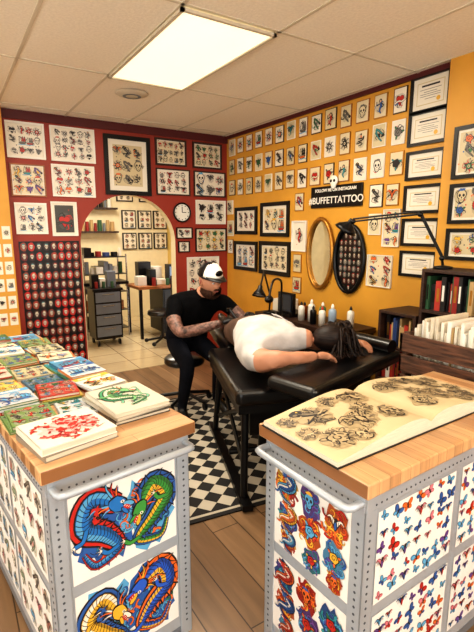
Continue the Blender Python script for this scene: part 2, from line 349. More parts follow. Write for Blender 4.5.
def winwall(name,axis,pos,a0,a1,wins,z0,z1):
    b=B();t=.12 
    def bx(u0,u1,za,zb,m=M_cream,t0=0,t1=t):
        if axis=='y': b.box((u0,pos-t1,za),(u1,pos-t0,zb),m)
        else: b.box((pos-t1,u0,za),(pos-t0,u1,zb),m)
    bx(a0,a1,0,z0);bx(a0,a1,z1,H); e=a0
    for u0,u1 in wins: bx(e,u0,z0,z1); e=u1
    bx(e,a1,z0,z1); b.obj(name)
    for i,(u0,u1) in enumerate(wins):
        b=B()
        for q0,q1,za,zb in ((u0,u0+.05,z0,z1),(u1-.05,u1,z0,z1),(u0,u1,z0,z0+.05),(u0,u1,z1-.05,z1),((u0+u1)/2-.02,(u0+u1)/2+.02,z0,z1)):
            if axis=='y': b.box((q0,pos-.08,za),(q1,pos-.04,zb),M_blkm)
            else: b.box((pos-.08,q0,za),(pos-.04,q1,zb),M_blkm)
        b.obj('window_%d'%(i+(1 if axis=='y' else 3)))
winwall('wall_front','y',YF,XL,0,[(-5.2,-3.0),(-2.6,-.4)],.45,2.5)
winwall('wall_left','x',XL,YF,0,[(-6.5,-4.4),(-3.9,-1.6)],.6,2.4)
b=B(); b.box((-2.9,3.2,0),(.6,3.3,2.6),M_cream); b.obj('wall_back_room_rear')
b=B(); b.box((.6,.12,0),(.7,3.3,2.6),mat('paint_pale_yellow',rgb(226,196,116),.6)); b.obj('wall_back_room_right')
b=B(); b.box((-3.0,.12,0),(-2.9,3.3,2.6),M_cream); b.obj('wall_back_room_left')
b=B(); b.box((-3.0,.12,2.6),(.7,3.3,2.7),M_ceil); b.obj('ceiling_back_room')
# ---------------------------------------------------------------- lights
M_em=mat('diffuser_glow',rgb(255,246,225),.5,emit=rgb(255,240,200),es=1.0)
def panel(x0,y0,x1,y1,z,en,name='ceiling_light_panel'):
    b=B(); f=.02
    for q in (((x0,y0),(x1,y0+f)),((x0,y1-f),(x1,y1)),((x0,y0),(x0+f,y1)),((x1-f,y0),(x1,y1))):
        b.box((*q[0],z-.02),(*q[1],z-.004),M_grid)
    b.box((x0+f,y0+f,z-.012),(x1-f,y1-f,z-.006),M_em); o=b.obj(name)
    L=bpy.data.lights.new('panel_lamp','AREA');L.shape='RECTANGLE';L.size=x1-x0-.06;L.size_y=y1-y0-.06;L.energy=en;L.color=(1,.90,.74)
    lo=bpy.data.objects.new('panel_lamp',L);lo.location=((x0+x1)/2,(y0+y1)/2,z-.025);bpy.context.collection.objects.link(lo);lo.parent=o
panel(-1.87,-2.65,-1.275,-1.435,H-.006,42)
panel(-3.66,-2.65,-3.065,-1.435,H-.006,30)  # added panel, out of view to the left, brightens the room
panel(-1.86,-6.3,-1.265,-5.1,H-.006,28)  # added panel behind the camera, unseen, for extra light
panel(-3.66,-5.1,-3.065,-3.88,H-.006,28)  # added panel, unseen above the camera side, lights the carts' end
panel(-1.3,1.0,-.7,2.2,2.6,55)
w=bpy.data.worlds.new('World');bpy.context.scene.world=w;w.use_nodes=True
w.node_tree.nodes['Background'].inputs[0].default_value=(1,.975,.93,1);w.node_tree.nodes['Background'].inputs[1].default_value=4.2
b=B(); b.lathe([(.0,-.02),(.07,-.02),(.085,-.012),(.12,-.008),(.135,0)],(-1.57,-1.09,H-.006),M_grid,28); b.lathe([(.05,-.021),(.075,-.0205)],(-1.57,-1.09,H-.007),M_greyd,28); b.obj('ceiling_speaker')

# ---------------------------------------------------------------- framed flash
def mapw(wall,h0=0):
    if wall=='r': return lambda u,z,h:Vector((u,-h-h0,z))
    return lambda u,z,h:Vector((-h-h0,-u,z))
PAL=[RED,GRN,RED,YEL,BLU,GRY,ORG]; PALB=[GRY,GRY,RED,INK];PALC=[TEAL,ORG,PUR,YEL,RED];PALD=[BLU,SKB,RED,GRY]
def framed(wall,u0,u1,z0,z1,fm,fw=.016,cols=3,rows=2,pal=PAL,matw=0,paper=WHT,name='framed_flash_print',h0=0.001,kind=None,seed=None,mc=WHT,busy=3):
    rg=random.Random(seed if seed is not None else int(abs(u0)*1000+z0*777)%9999)
    F_=mapw(wall,h0); b=B()
    def bx(a,c,za,zb,ha,hb,m): b.box(F_(a,za,ha),F_(c,zb,hb),m)
    bx(u0,u0+fw,z0,z1,0,.018,fm);bx(u1-fw,u1,z0,z1,0,.018,fm);bx(u0+fw,u1-fw,z0,z0+fw,0,.018,fm);bx(u0+fw,u1-fw,z1-fw,z1,0,.018,fm)
    bx(u0+fw,u1-fw,z0+fw,z1-fw,0,.005,M_paper)
    o=b.obj(name)
    x0,x1,y0,y1=u0+fw,u1-fw,z0+fw,z1-fw
    A=Art(F_,(x0,y0,x1,y1),.0055)
    A.rect(x0,y0,x1,y1,mc,0); x0+=matw;x1-=matw;y0+=matw;y1-=matw; A.rect(x0,y0,x1,y1,paper,1); A.base=.006
    if kind=='cert':
        A.rect(x0+.01,y0+.01,x1-.01,y1-.01,rgb(200,184,140),1);A.rect(x0+.016,y0+.016,x1-.016,y1-.016,WHT,2)
        W=x1-x0;Hh=y1-y0
        for i,(q,t) in enumerate(((.76,.3),(.64,.36),(.54,.22),(.46,.34),(.38,.34),(.28,.18))):
            A.rect((x0+x1)/2-W*t,y0+Hh*q,(x0+x1)/2+W*t,y0+Hh*(q+.02+.05*(i==0)),GRY if i else INK,3)
        A.blob(x0+W*.78,y0+Hh*.22,.016,.016,YEL,3)
    else:
        cw=(x1-x0)/cols;ch=(y1-y0)/rows
        for i in range(cols):
            for j in range(rows):
                mx_,my_=x0+cw*(i+.5),y0+ch*(j+.5)
                motif(A,mx_+rg.uniform(-.1,.1)*cw,my_+rg.uniform(-.1,.1)*ch,min(cw,ch)*rg.uniform(.46,.64),rg,pal,kind,paper,busy)
        for t in range(cols*rows*2):
            A.blob(rg.uniform(x0,x1),rg.uniform(y0,y1),.006,.006,rg.choice(pal),1,n=5)
    A.obj('print',o); return o
fb=M_blk
CRMp=rgb(216,202,170);OLD=rgb(200,184,148)
framed('r',-2.41,-2.07,2.27,2.60,M_white,.02,4,3,PALB,.01)
framed('r',-2.02,-1.59,2.27,2.60,M_white,.015,5,4,PALB,.012)
framed('r',-2.40,-2.09,1.92,2.22,M_woodmid,.012,3,3,PALC,.01,CRMp)
framed('r',-2.03,-1.61,1.93,2.24,M_white,.015,4,3,[RED,ORG,GRY],.01)
framed('r',-2.39,-2.10,1.56,1.86,M_white,.02,3,3,PALD,.01)
framed('r',-2.06,-1.81,1.54,1.88,M_white,.015,1,1,[GRN,RED,TEAL],.02,rgb(60,60,56),busy=8)
framed('r',-1.50,-.99,1.97,2.58,fb,.045,3,3,[GRY,ORG,INK],.05,mc=WHT,paper=OLD,busy=5)
framed('r',-.93,-.55,2.31,2.60,M_wooddk,.02,5,3,PALB,.01,CRMp)
framed('r',-.47,-.08,2.31,2.60,M_wooddk,.02,4,3,[RED,GRN,GRY],.01,CRMp)
framed('r',-.93,-.51,1.99,2.28,M_wooddk,.014,4,3,PALB,.02)
framed('r',-.46,-.03,1.99,2.28,M_wooddk,.014,3,2,PALD,.01)
framed('r',-.44,-.03,1.67,1.95,M_white,.012,3,2,PALB,.02)
framed('r',-.45,-.02,1.34,1.62,M_blk,.012,4,3,[RED,GRN,YEL],.01,CRMp)
framed('r',-.57,-.13,.79,1.28,M_white,.014,4,4,PALB,.01)
framed('r',-.70,-.49,1.50,1.63,M_blk,.012,2,1,PALB,.01)
framed('r',-.68,-.53,1.34,1.47,M_blk,.012,1,1,PALB,.01)
b=B(); b.box((-2.38,-.012,.22),(-1.81,-.001,1.49),M_blk); sk=b.obj('skull_tapestry')
A=Art(mapw('r'),(-2.375,.225,-1.815,1.485),.0125); rg=random.Random(3)
for i in range(8):
    for j in range(13):
        x=-2.375+.0700*(i+.5);z=.225+.0969*(j+.5)
        A.blob(x,z,.031,.044,rg.choice([RED,rgb(100,22,22),rgb(50,26,24),rgb(140,60,40)]),0,lob=.08)
        motif(A,x,z,.032,rg,[RED,CRM,TEAL],0,rgb(206,196,178))
A.obj('print',sk)
b=B(); Rc=Matrix.Rotation(pi/2,3,'X')
b.lathe([(0,.0),(.1,.0),(.112,.012),(.112,.03),(.098,.034),(.096,.022)],(-.625,-.001,1.80),M_blkm,32,Rc)
b.lathe([(.0,.02),(.097,.02)],(-.625,-.001,1.80),M_white,32,Rc)
b.box((-.629,-.026,1.80),(-.621,-.023,1.865),M_blk);b.box((-.625,-.026,1.797),(-.575,-.023,1.804),M_blk)
for i in range(12):
    a=i*pi/6;x=-.625+.082*math.sin(a);z=1.80+.082*math.cos(a);b.box((x-.005,-.025,z-.005),(x+.005,-.0225,z+.005),M_blk)
b.obj('wall_clock')
b=B(); A=Art(mapw('y',.001),None,.0095); rg=random.Random(11)
F_=mapw('y',.001)
def small(u,z,w=.13,h=.175):
    w*=rg.uniform(.9,1.08);h*=rg.uniform(.93,1.05)
    b.box(F_(u-w/2,z-h/2,0),F_(u+w/2,z+h/2,.008),rg.choice([M_gold,M_woodmid,M_gold,M_white,M_wooddk]))
    pp=rg.choice([WHT,CRMp,CRMp,rgb(208,194,158)])
    A.rect(u-w/2+.007,z-h/2+.007,u+w/2-.007,z+h/2-.007,pp,0)
    motif(A,u,z,.06,rg,rg.choice([[RED,GRN,GRY],[GRY,BLU,RED],[ORG,TEAL,INK],[GRY,INK]]),paper=pp,busy=4)
for r_,z in enumerate((2.555,2.325,2.095)):
    for i in range(14): small(.13+.183*i,z+rg.uniform(-.008,.008))
for u in (.08,1.38,2.33,2.49): small(u,1.87)
small(2.33,1.645)
for u,z in ((.09,1.62),(.09,1.4),(1.37,1.27),(1.37,1.05)): small(u,z)
o=b.obj('small_flash_frames'); A.obj('prints',o)
framed('y',.20,.66,1.55,1.86,fb,.04,3,2,[GRY,RED],.03)
framed('y',.73,1.23,1.53,1.89,fb,.04,3,2,PALC,.03,CRMp)
framed('y',.18,.67,1.13,1.47,fb,.04,3,2,PALD,.02)
framed('y',.71,1.26,1.12,1.48,fb,.045,4,3,PALB,.02,CRMp)
framed('y',1.28,1.50,1.39,1.69,M_white,.012,1,1,[RED,PNK],.02,kind=6)
framed('y',2.42,2.58,1.47,1.76,M_white,.006,2,3,PALC,0,CRMp)
framed('y',2.28,2.53,1.14,1.40,M_white,.006,2,3,PAL,0,CRMp)
for z0,z1 in ((2.41,2.68),(2.19,2.44),(1.95,2.17),(1.71,1.93),(1.47,1.69),(1.24,1.45)):
    framed('y',2.60,2.92,z0+.01,z1-.005,fb,.022,kind='cert',matw=.02,name='framed_certificate')
for z0,z1,c,r in ((1.93,2.26,2,3),(1.64,1.90,3,2),(1.40,1.61,3,2)):
    framed('y',3.02,3.40,z0,z1,fb,.025,c,r,PAL,.015,h0=.071,paper=OLD,busy=5)
b=B();A=Art(mapw('r',.1),None,.003)
for i,u in enumerate((-2.58,-2.49)):
    for j in range(6):
        z=.75+.165*j; b.box((u-.035,-.1025,z-.06),(u+.035,-.1005,z+.06),M_paper)
        motif(A,u,z,.03,rg,PALB,busy=2)
o=b.obj('small_flash_papers');A.obj('prints',o)
b=B(); b.box((-.02,-2.19,1.80),(-.001,-1.56,1.99),M_blk)
sg=b.obj('shop_sign',bevel=.004)
def text(body,size,loc,rot,m,parent,name):
    c=bpy.data.curves.new(name,'FONT');c.body=body;c.size=size;c.align_x='CENTER';c.align_y='CENTER';c.extrude=.001;c.offset=.0012;c.materials.append(m)
    o=bpy.data.objects.new(name,c);bpy.context.collection.objects.link(o);o.location=loc;o.rotation_euler=rot;o.parent=parent
text('FOLLOW ME ON INSTAGRAM',.038,(-.0225,-1.875,1.952),(pi/2,0,-pi/2),M_white,sg,'sign_text_small')
text('#BUFFETTATTOO',.084,(-.0225,-1.875,1.862),(pi/2,0,-pi/2),M_white,sg,'sign_text_large')
b=B();b.ell((-.03,-1.865,2.03),(.015,.05,.045),M_white);b.ell((-.03,-1.865,1.99),(.014,.03,.03),M_white)
for s_ in (-1,1): b.ell((-.044,-1.865+s_*.02,2.028),(.006,.013,.013),M_blk)
b.obj('skull_ornament',sg)
def wmirror(name,yc,zc,ry,rz,fm,fr,glass):
    b=B(); P=[]
    n=40
    for i in range(n):
        a=2*pi*i/n; P.append((-.022,yc+ry*math.cos(a),zc+rz*math.sin(a)))
    b.tube(P,fr,fm,10,closed=True)
    b.add([(-.012,p[1],p[2]) for p in P],[tuple(range(n))],glass);b.add([(-.002,p[1],p[2]) for p in P],[tuple(range(n))],M_wooddk)
    return b.obj(name)
wmirror('oval_mirror',-1.71,1.38,.165,.32,M_gold,.02,M_mirror)
o=wmirror('oval_skull_plaque',-2.08,1.35,.17,.29,M_blkm,.018,M_blk)
A=Art(mapw('y'),None,.013); rg=random.Random(5)
for i in range(7):
    for j in range(10):
        u=1.925+.052*i;z=1.10+.056*j
        if ((u-2.08)/.150)**2+((z-1.35)/.265)**2<1: A.blob(u,z,.022,.026,rg.choice([rgb(90,40,34),GRY,rgb(60,24,24),INK]),0);motif(A,u,z,.021,rg,[RED,CRM],0,rgb(180,170,154))
A.obj('print',o)

# ---------------------------------------------------------------- carts
def cart(name,origin,rz,W,L,panels_end,panels_side,TOP=.95):
    M=Matrix.Translation(origin)@Matrix.Rotation(rz,4,'Z')
    root=empty(name)
    b=B(); b.box((0,0,TOP-.045),(W,L,TOP),M_wood); t=b.obj('wood_top',root,bevel=.005); t.matrix_local=M
    b=B(); i=.025
    b.box((i,i,.14),(W-i,L-i,TOP-.046),M_grey)
    for x in (i,W-i):
        for y in (i,L-i):
            sx=1 if x==i else -1; sy=1 if y==i else -1
            b.box((x-sx*.006,y-sy*.006,.10),(x+sx*.042,y+sy*.0,TOP-.046),M_grey)
            b.box((x-sx*.006,y-sy*.006,.10),(x+sx*.0,y+sy*.042,TOP-.046),M_grey)
    b.box((i-.004,i-.008,TOP-.10),(W-i+.004,i,TOP-.046),M_grey);b.box((i-.008,i-.004,TOP-.10),(i,L-i,TOP-.046),M_grey);b.box((W-i,i-.004,TOP-.10),(W-i+.008,L-i,TOP-.046),M_grey)
    b.box((i,i,.10),(W-i,L-i,.14),M_greyd)
    bd=b.obj('steel_body',root,bevel=.002); bd.matrix_local=M
    b=B()
    def hole(c,nrm,r=.0042):
        c=Vector(c);nrm=Vector(nrm); b.cyl(c-nrm*.001,c+nrm*.0008,r,M_hole,8)
    z=.16
    while z<TOP-.12:
        for x in (i+.017,W-i-.017): hole((x,i-.006,z),(0,-1,0))
        for x,nx in ((i-.006,-1),(W-i+.006,1)):
            for y in (i+.017,L-i-.017): hole((x,y,z),(nx,0,0))
        z+=.024
    x=.06
    while x<W-.05: hole((x,i-.008,TOP-.085),(0,-1,0),.0035); x+=.022
    y=.06
    while y<L-.05: hole((i-.008,y,TOP-.085),(-1,0,0),.0035);hole((W-i+.008,y,TOP-.085),(1,0,0),.0035);y+=.022
    h=b.obj('perforations',root);h.matrix_local=M
    b=B()
    hy=-.035;hz=TOP-.075
    b.tube([(.035,i,hz),(.035,hy+.015,hz),(.04,hy+.004,hz),(.055,hy,hz),(W-.055,hy,hz),(W-.04,hy+.004,hz),(W-.035,hy+.015,hz),(W-.035,i,hz)],.0115,M_grey,12)
    h=b.obj('handle_bar',root);h.matrix_local=M
    b=B()
    for x in (.08,W-.08):
        for y in (.09,L-.09):
            b.cyl((x-.016,y,.045),(x+.016,y,.045),.045,M_blk,20); b.box((x-.024,y-.03,.06),(x-.019,y+.02,.1),M_greyd);b.box((x+.019,y-.03,.06),(x+.024,y+.02,.1),M_greyd);b.box((x-.03,y-.035,.093),(x+.03,y+.03,.101),M_greyd)
    h=b.obj('casters',root);h.matrix_local=M
    for face,(u0,u1,z0,z1),fn in panels_end+panels_side:
        if face=='end': T=lambda u,v,h:M@Vector((u,i-.001-h,v))
        elif face=='left': T=lambda u,v,h:M@Vector((i-.001-h,u,v))
        else: T=lambda u,v,h:M@Vector((W-i+.001+h,u,v))
        A=Art(T,(u0,z0,u1,z1),.001); A.rect(u0,z0,u1,z1,rgb(230,226,220),0); A.base=.0015
        fn(A,u0,u1,z0,z1); A.obj('flash_sheet',root)
    return M,root
def p_dragons(cols,seed,flip=1):
    def f(A,u0,u1,z0,z1):
        rg=random.Random(seed);W=u1-u0;Hh=z1-z0
        X=lambda x:u0+W*(x if flip>0 else 1-x); Z=lambda z:z0+Hh*z
        for sx in (-.08,.08):
            A.blob((u0+u1)/2+sx,(z0+z1)/2,.085,.13,rg.choice(cols[3]),0,jit=.3,n=26,rg=rg)
        for t in range(70):
            a=rg.uniform(0,6.3);q=rg.uniform(.5,1); sx=rg.choice((-.08,.08))
            swirls(A,*( (u0+u1)/2+sx+.08*q*math.cos(a),(z0+z1)/2+.125*q*math.sin(a))*2,cols[3],rg,1,.021)
        dragon(A,[(X(.42),Z(.72)),(X(.2),Z(.86)),(X(.12),Z(.6)),(X(.3),Z(.42)),(X(.40),Z(.22)),(X(.2),Z(.12)),(X(.1),Z(.3))],.047,*cols[0],rg)
        dragon(A,[(X(.62),Z(.55)),(X(.76),Z(.8)),(X(.9),Z(.62)),(X(.76),Z(.4)),(X(.6),Z(.2)),(X(.82),Z(.12)),(X(.9),Z(.3))],.044,*cols[1],rg)
        A.base+=.001
        for t in range(26):
            a=rg.uniform(0,6.3);q=rg.uniform(.3,1);sx=rg.choice((-.08,.08))
            swirls(A,*((u0+u1)/2+sx+.085*q*math.cos(a),(z0+z1)/2+.13*q*math.sin(a))*2,cols[3],rg,1,.013)
    return f
def p_colour(seed,pal):
    def f(A,u0,u1,z0,z1):
        rg=random.Random(seed);W=u1-u0;Hh=z1-z0
        spots=[(.17,.78,.062),(.5,.80,.058),(.83,.74,.062),(.2,.42,.058),(.52,.46,.064),(.83,.38,.056),(.22,.14,.045),(.55,.14,.050),(.84,.12,.040)]
        for n_,(px,pz_,s) in enumerate(spots):
            x=u0+W*px;z=z0+Hh*pz_; hot=(n_+seed)%2
            pp=[RED,ORG,YEL,rgb(150,24,20)] if hot else [BLU,SKB,PUR,TEAL]; qq=[BLU,SKB,WHT] if hot else [ORG,YEL,RED]
            A.base=.0015+.0012*(n_%3)
            A.blob(x,z,s*.75,s*.95,mixc(rg.choice(pp),INK,.5),0,jit=.25,n=18,rg=rg)
            swirls(A,x-s*.6,z-s*.7,x+s*.6,z+s*.7,pp,rg,22,s*.30)
            if n_%3==0:
                w_=s*.30; dragon(A,[(x-s*.1,z+s*.75),(x+s*.55,z+s*.4),(x+s*.2,z),(x-s*.5,z-s*.2),(x-s*.2,z-s*.7),(x+s*.45,z-s*.8)],w_,rg.choice(qq),WHT,rg.choice(qq),rg)
            else:
                A.base+=.0008; motif(A,x,z+s*.05,s*.62,rg,qq,rg.choice([0,1,3,0,1]),rg.choice([YEL,WHT,SKB,ORG]))
    return f
def p_butter(seed,cols,rows):
    def f(A,u0,u1,z0,z1):
        rg=random.Random(seed);cw=(u1-u0)/cols;ch=(z1-z0)/rows;pal=[BLU,SKB,ORG,RED,PNK,PUR,SKB,BLU]
        for i in range(cols):
            for j in range(rows):
                c=rg.choice(pal); cc=c if rg.random()<.5 else rg.choice(pal); x=u0+cw*(i+.5)+rg.uniform(-.01,.01);z=z0+ch*(j+.5)+rg.uniform(-.01,.01); s=min(cw,ch)*rg.uniform(.34,.58)
                if rg.random()<.25: motif(A,x,z,s*1.1,rg,pal,3,WHT)
                else: butterfly(A,x,z,s,c,cc,rg.uniform(-1,1))
    return f
def p_small(seed,cols,rows,pal):
    def f(A,u0,u1,z0,z1):
        rg=random.Random(seed);cw=(u1-u0)/cols;ch=(z1-z0)/rows
        for i in range(cols):
            for j in range(rows): motif(A,u0+cw*(i+.5),z0+ch*(j+.5),min(cw,ch)*.45,rg,pal,busy=2,paper=WHT)
    return f
PS=[GRY,PNK,mixc(RED,WHT,.3),SKB,mixc(GRN,WHT,.3)]
ML,cartL=cart('display_cart',(-2.82,-3.65,0),math.radians(8),.52,1.75,
 [('end',(.075,.445,.53,.83),p_dragons([(rgb(30,110,180),SKB,RED),(rgb(60,140,60),YEL,BLU),None,[SKB,BLU,TEAL,ORG,SKB,rgb(30,60,130)]],1)),
  ('end',(.075,.445,.19,.49),p_dragons([(rgb(40,90,190),YEL,ORG),(YEL,WHT,BLU),None,[SKB,BLU,ORG,SKB,GRN]],2,-1))],
 [('left',(.09+.4*k,.46+.4*k,z,z+.3),p_small(20+k,4,3,PS)) for k in range(4) for z in (.19,.53)]+
 [('right',(.09+.4*k,.46+.4*k,z,z+.3),p_small(30+k,4,3,PS)) for k in range(4) for z in (.19,.53)])
FI=[RED,ORG,YEL,BLU,PUR,rgb(60,130,190)]
MR,cartR=cart('display_cart',(-2.13,-3.71,0),math.radians(-88),.47,1.03,
 [('end',(.065,.405,.53,.83),p_colour(5,FI)),('end',(.065,.405,.19,.49),p_colour(6,FI))],
 [('right',(.08+.43*k,.47+.43*k,z,z+.3),p_butter(40+k*3+int(z*10),7,6)) for k in range(2) for z in (.19,.53)])
# ---------------------------------------------------------------- books on left cart
def book(u,v,w,l,th,rz,seed,cover,base=.95,kind=None,pal=PAL,name='flash_book'):
    M=ML@Matrix.Translation((u,v,base))@Matrix.Rotation(rz,4,'Z')
    mc=mat('cover_%d'%seed,cover,.3)
    b=B(M); b.box((-w/2,-l/2,0),(w/2,l/2,.0025),mc); b.box((-w/2+.003,-l/2+.003,.0025),(w/2-.003,l/2-.003,th-.0025),M_pages);b.box((-w/2,-l/2,th-.0025),(w/2,l/2,th),mc)
    b.box((-w/2-.001,-l/2,0),(-w/2+.002,l/2,th),mc)
    o=b.obj(name); rg=random.Random(seed)
    A=Art(lambda x,y,h:M@Vector((x,y,th+h)),(-w/2,-l/2,w/2,l/2),.0005)
    if kind=='splat':
        A.blob(0,0,w*.36,l*.3,rgb(226,178,170),0,jit=.2,n=22)
        for i in range(90):
            a=rg.uniform(0,6.3);q=rg.random()**.6*w*.45; x,y=q*math.cos(a),q*math.sin(a)*.82
            A.ribbon([(x,y),(x+rg.uniform(-.02,.02),y+rg.uniform(-.02,.02)),(x+rg.uniform(-.03,.03),y+rg.uniform(-.02,.02))],lambda u:.009*(1-u)+.001,pal[i%len(pal)],2,2)
        for i in range(8): A.blob(rg.uniform(-w*.3,w*.3),rg.uniform(-l*.3,l*.3),.012,.009,RED,2,jit=.3)
    elif kind=='koi':
        swirls(A,-w*.3,-l*.35,w*.3,l*.35,[rgb(140,196,150),rgb(110,180,144)],rg,12,w*.1)
        dragon(A,[(w*.1,l*.2),(-w*.15,l*.3),(-w*.25,l*.05),(0,-l*.05),(w*.2,-l*.2),(-w*.1,-l*.33)],w*.16,*pal,rg)
    elif kind=='title':
        bg=rg.choice([OLD,CRMp,mixc(pal[1],WHT,.6),mixc(pal[0],INK,.3),WHT])
        A.rect(-w*.5,-l*.5,w*.5,l*.5,bg,0)
        A.rect(-w*.5,l*.3,w*.5,l*.5,pal[0],1); A.rect(-w*.38,l*.36,w*.3,l*.44,WHT,2)
        if rg.random()<.4: A.rect(-w*.5,-l*.5,-w*.38,l*.5,pal[2],1)
        swirls(A,-w*.35,-l*.4,w*.35,l*.2,pal,rg,10,w*.12)
        for q in (-.22,.22): motif(A,q*w,-l*.12,w*.26,rg,pal,busy=4,paper=bg)
    else:
        for i in range(3):
            for j in range(3): motif(A,(i-1)*w*.31,(j-1)*l*.31,w*.17,rg,pal,busy=3,paper=mixc(cover,WHT,.3))
    A.obj('cover_art',o); return o
cv=[WHT,rgb(64,110,76),rgb(190,178,140),rgb(60,104,134),rgb(214,184,84),rgb(170,50,40),rgb(196,198,200),rgb(110,140,84),rgb(40,40,50),rgb(196,110,50)]
book(.135,.155,.235,.215,.018,.10,101,rgb(130,120,106),base=.95);book(.135,.158,.235,.215,.022,.05,102,WHT,base=.968,kind='splat',pal=[RED,RED,rgb(210,90,84),rgb(140,20,20)])
book(.40,.27,.21,.27,.014,-.03,103,rgb(60,58,54));book(.395,.275,.21,.27,.014,.05,104,rgb(176,168,150),base=.964);book(.40,.27,.21,.27,.014,-.02,105,rgb(206,200,182),base=.978,kind='koi',pal=(rgb(110,176,110),WHT,rgb(60,150,104)))
rg=random.Random(9)
k=0
def rpal(): return [rg.choice([BLU,GRN,RED,TEAL,YEL,ORG,GRY,INK,SKB]) for _ in range(3)]
def stack(uu,vv,w,l,rot):
    global k
    zb=.95
    for t in range(rg.choice((1,2,2,3))):
        th_=rg.uniform(.006,.014)
        book(uu+rg.uniform(-.012,.012),vv+rg.uniform(-.012,.012),w,l,th_,rot+rg.uniform(-.14,.14),110+k,cv[rg.randrange(10)],base=zb,kind=rg.choice(['title','title',None]),pal=rpal()); k+=1; zb+=th_+.001
v=.37
while v<1.68:
    for u in (.085,.248): stack(u,v,.145,.165,rg.uniform(-.08,.08))
    v+=.183
v=.525
while v<1.68:
    stack(.415,v,.155,.165,rg.uniform(-.08,.08)); v+=.187
# ---------------------------------------------------------------- open book on right cart
ob=empty('open_art_book')
G=-1.69; RB=Matrix.Translation((G,-3.895,.951))@Matrix.Rotation(math.radians(1.5),4,'Z')
hw=.435;hl=.168
def pz(x):
    t=min(1,abs(x)/hw)
    return .006+.045*math.sin(pi*min(1,t+.02)**.55)*(1-t*.3)+.010*(1-t)+.012*t
b=B(RB); n=28; b.box((-hw-.006,-hl-.005,0),(hw+.006,hl+.005,.003),M_blk)
xs=[-hw+2*hw*i/n for i in range(n+1)]
vs=[]
for x in xs: vs+=[(x,-hl,pz(x)),(x,hl,pz(x)),(x,-hl,.003),(x,hl,.003)]
M_pagetan=mat('aged_page',rgb(204,184,146),.55,var=.06,vs=6)
b.add(vs,[(4*i,4*i+4,4*i+5,4*i+1) for i in range(n)],M_pagetan,True)
b.add(vs,[(4*i,4*i+2,4*i+6,4*i+4) for i in range(n)]+[(4*i+1,4*i+5,4*i+7,4*i+3) for i in range(n)]+[(0,1,3,2),(4*n,4*n+2,4*n+3,4*n+1)],M_pages)
b.obj('book_block',ob)
A=Art(lambda x,y,h:RB@Vector((x,y,pz(x)+h)),(-hw+.012,-hl+.01,hw-.012,hl-.01),.0015); rg=random.Random(21)
LG=rgb(116,102,82);LT=rgb(176,156,120);DK=rgb(52,44,38)
for sgn in (-1,1):
    for (cx_,cy_,s,k_) in ((.1,.08,.065,3),(.3,.07,.075,5),(.21,-.05,.075,3),(.09,-.08,.058,0),(.34,-.08,.065,1),(.2,.11,.045,1),(.39,.1,.04,6),(.15,0,.045,9),(.27,-.12,.04,0),(.39,0,.045,4)):
        x=sgn*cx_
        A.blob(x,cy_,s*.9,s*.8,LT,0,jit=.15,n=20); A.blob(x+s*.1,cy_-s*.1,s*.5,s*.4,mixc(LT,LG,.5),0,jit=.25,n=20)
        motif(A,x,cy_,s,rg,[LG,LT,LT],k_,rgb(196,176,138))
        for t in range(34):
            a=rg.uniform(0,6.3);q=rg.uniform(.15,.6); A.ribbon([(x+s*q*math.cos(a),cy_+s*q*math.sin(a)),(x+s*(q+.25)*math.cos(a+.3),cy_+s*(q+.25)*math.sin(a+.3)),(x+s*(q+.4)*math.cos(a+.1),cy_+s*(q+.4)*math.sin(a+.1))],lambda u:.005*(1-u)+.001,rg.choice([DK,LG,LG,LT,rgb(196,176,138)]),6,2)
A.obj('line_art',ob)

# ---------------------------------------------------------------- rug
b=B(Matrix.Translation((-1.27,-2.04,0))@Matrix.Rotation(math.radians(-8),4,'Z'))
M_rw=mat('rug_white',rgb(190,182,166),.8);M_rb=mat('rug_black',rgb(24,23,24),.8)
RW,RL=.70,.93
b.box((-RW,-RL,.001),(RW,RL,.008),M_rb);b.box((-RW+.03,-RL+.03,.008),(RW-.03,RL-.03,.0085),M_rw);b.box((-RW+.05,-RL+.05,.0085),(RW-.05,RL-.05,.009),M_rb)
s=.1235;nx=int((2*RW-.12)/s);ny=int((2*RL-.12)/s)
for i in range(nx):
    for j in range(ny):
        x=-RW+.06+s*(i+.5);y=-RL+.06+s*(j+.5);d=s*.5
        b.add([(x-d,y,.0095),(x,y-d,.0095),(x+d,y,.0095),(x,y+d,.0095)],[(0,1,2,3)],M_rw)
b.obj('checkered_rug')
# ---------------------------------------------------------------- tattoo bed
bed=empty('tattoo_bed')
an=math.atan2(-.335,.942)
MB=Matrix.Translation((-1.40,-3.0,0))@Matrix.Rotation(an,4,'Z')
b=B(MB); b.box((-.32,0,.62),(.32,.98,.72),M_vinyl); b.obj('seat_pad',bed,bevel=.035,seg=4)
b=B(MB); b.box((-.17,1.0,.62),(.17,1.85,.72),M_vinyl); b.obj('leg_pad',bed,bevel=.035,seg=4)
b=B(MB); b.box((-.30,.03,.57),(.30,1.0,.62),M_blkm);b.box((-.14,1.0,.59),(.14,1.8,.62),M_blkm)
for x in (-.24,.24):
    b.cyl((x,.12,.6),(x*1.1,.05,.03),.022,M_blkm);b.cyl((x,.9,.6),(x*1.1,1.0,.03),.022,M_blkm)
    b.box((x*1.1-.03,-.05,.01),(x*1.1+.03,1.12,.045),M_blkm)
    b.cyl((x,.14,.56),(x,.95,.18),.014,M_blkm);b.cyl((x,.95,.56),(x,.14,.18),.014,M_blkm)
b.cyl((-.26,.5,.1),(.26,.5,.1),.02,M_blkm);b.cyl((0,.5,.1),(0,.5,.6),.05,M_blkm);b.cyl((0,.5,.3),(0,.5,.6),.035,M_chrome)
b.box((-.15,.35,.28),(.15,.65,.57),M_blk)
b.cyl((0,1.0,.58),(0,1.75,.58),.02,M_blkm); b.cyl((0,1.7,.58),(0,1.7,.03),.02,M_blkm); b.box((-.15,1.66,.01),(.15,1.74,.04),M_blkm)
